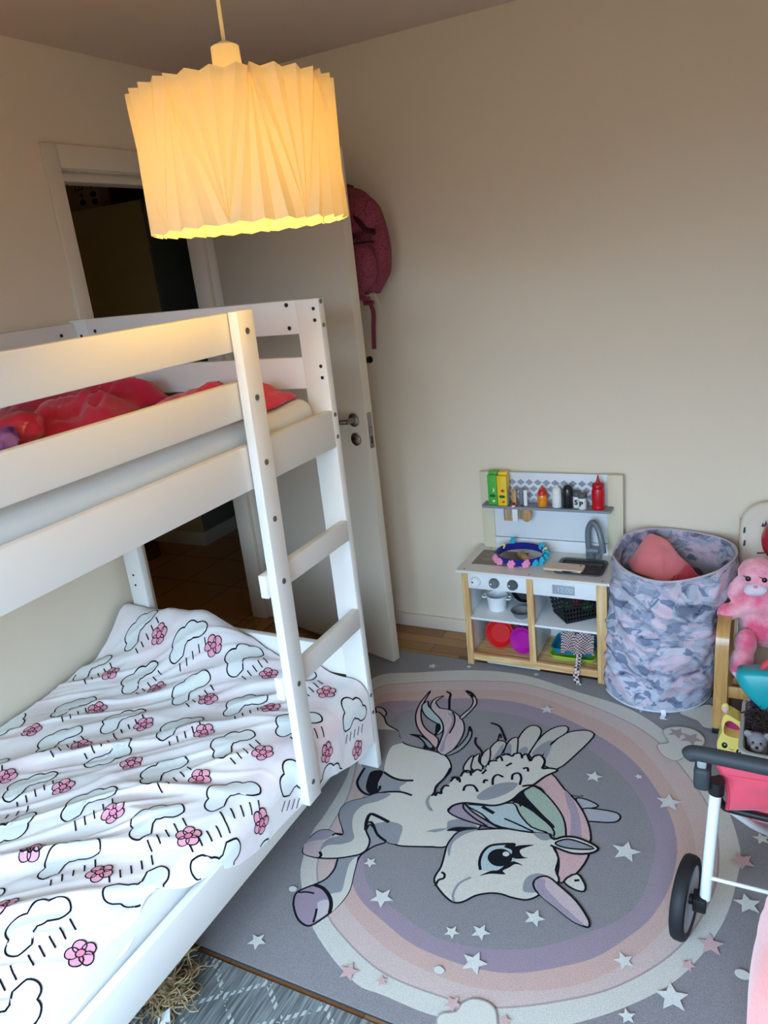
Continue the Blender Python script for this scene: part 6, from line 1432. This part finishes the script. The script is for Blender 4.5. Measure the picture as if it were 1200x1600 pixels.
b = nb(); tube(b, catmull([(-.136, 1.500, .514), (-.125, 1.498, .523), (-.08, 1.496, .525), (.11, 1.49, .525), (.30, 1.496, .525), (.352, 1.498, .523), (.364, 1.5, .514)], 6), [.0155, .0172]+[.0172]*33+[.0172, .0155], 16); obj('handle_bar', b, CHARP, ps)
b = nb(); tube(b, [(-.088, 1.508, .186), (.316, 1.508, .186)], .0048, 10); obj('cross_wire', b, WT, ps)
b = nb(); fr = catmull([(-.074, 1.512, .46), (-.076, 1.535, .40), (-.066, 1.55, .362), (-.04, 1.56, .345), (.11, 1.565, .338), (.26, 1.56, .345), (.286, 1.55, .362), (.296, 1.535, .40), (.294, 1.512, .46)], 6); tube(b, fr, .0085, 12); obj('seat_frame', b, BLACKP, ps)
b = nb()
def F_st(u, v):
    w = .168*(1+.16*(1-v)**2)-.006*math.sin(PI*v); x = .111-.0+(2*u-1)*w
    y = 1.525+.05*math.sin(PI*u)*v+.012*v+.006*nz3(u*4, v*4, 2.); z = .494-.132*v-.006*math.sin(PI*u)
    return Vector((x, y, z))
grid(b, F_st, 40, 20); st_ = obj('seat_fabric', b, CORAL, ps, sharp=180, solid=.006)
b = nb(); tube(b, [F_st(i/40, .0)+Vector((0, -.002, .0)) for i in range(41)], .0055, 8); tube(b, [F_st(i/40, .22)+Vector((0, -.0035, 0)) for i in range(41)], .0012, 6); tube(b, [F_st(0.0, i/20) for i in range(21)], .0045, 8); tube(b, [F_st(1, i/20) for i in range(21)], .0045, 8); obj('piping', b, mat('coral_piping', (206, 66, 88), .7), st_)
b = nb()
def F_bk(u, v):                               # the hollow seat behind the back panel
    x = .111+(2*u-1)*.150; y = 1.57+.16*v; z = .355-.05*math.sin(PI*v)-.09*v; return Vector((x, y, z))
grid(b, F_bk, 16, 14); obj('seat_base', b, CORAL, ps, sharp=180, solid=.006)
for x, xf in ((-.05, .075), (.272, .147)):
    b = nb(); tube(b, catmull([(x, 1.562, .345), (x*.6+xf*.4, 1.64, .25), (x*.2+xf*.8, 1.74, .15), (xf, 1.80, .07)], 6), .010, 12); obj('front_tube', b, WT, ps)
    M1 = Matrix.Translation((xf, 1.805, .0565)) @ Matrix.Rotation(PI/2, 4, 'Y'); b = nb(); lathe(b, [(0, -.012), (.034, -.014), (.045, -.008), (.046, .008), (.034, .014), (0, .012)], M=M1, n=32); obj('wheel', b, MATS['tyre_black'], ps)

# coral cushion in the lower right corner
b = nb()
CM = Matrix.Translation((.255, 1.10, .33)) @ Matrix.Rotation(.06, 4, 'Z')
def F_cu(u, v):
    a = 2*PI*u; ph = PI*(v-.5); ca, sa = math.cos(a), math.sin(a); k = .62
    cx = math.copysign(abs(ca)**k, ca); sx_ = math.copysign(abs(sa)**k, sa); cp = max(0, math.cos(ph))**.62; sp_ = math.copysign(abs(math.sin(ph))**.8, math.sin(ph))
    n = .012*nz3(ca*2.2, sa*2.2, v*5)+.007*nz3(ca*5, sa*5, v*12)
    return CM @ Vector(((.245+n)*cx*cp, (.20+n)*sx_*cp, .315*sp_))
V = grid(b, F_cu, 64, 40, closed_u=True)
bmesh.ops.remove_doubles(b, verts=b.verts[:], dist=.0008)
ccu = tag(obj('floor_cushion', b, mat('coral_plush', (246, 142, 132), .9, .1, nscale=7, rgb2=(250, 172, 172), bump=.35, bscale=120, sheen=.5), loc=(.255, 1.1, .012), sharp=180), 'large soft coral-pink cushion standing at the lower right corner', 'cushion')
# blond fur toy poking out from under the bed
FUR = mat('blond_fur', (182, 160, 122), .6, .4, nscale=30, rgb2=(122, 98, 66))
ft = thing('fur_toy', 'tuft of curly blond toy fur poking out from under the bunk bed', 'plush toy', (-1.225, .87, .008))
curls('fur', (-1.235, .885, .045), (.085, .055, .040), FUR, ft, 260, .0026, 11)
b = nb(); ribbon_bar(b, [(-1.178, .842, .034), (-1.165, .826, .03), (-1.152, .812, .02)], .03, .001, (.6, .7, .3)); obj('care_tag', b, MATS['tag_white'], ft)
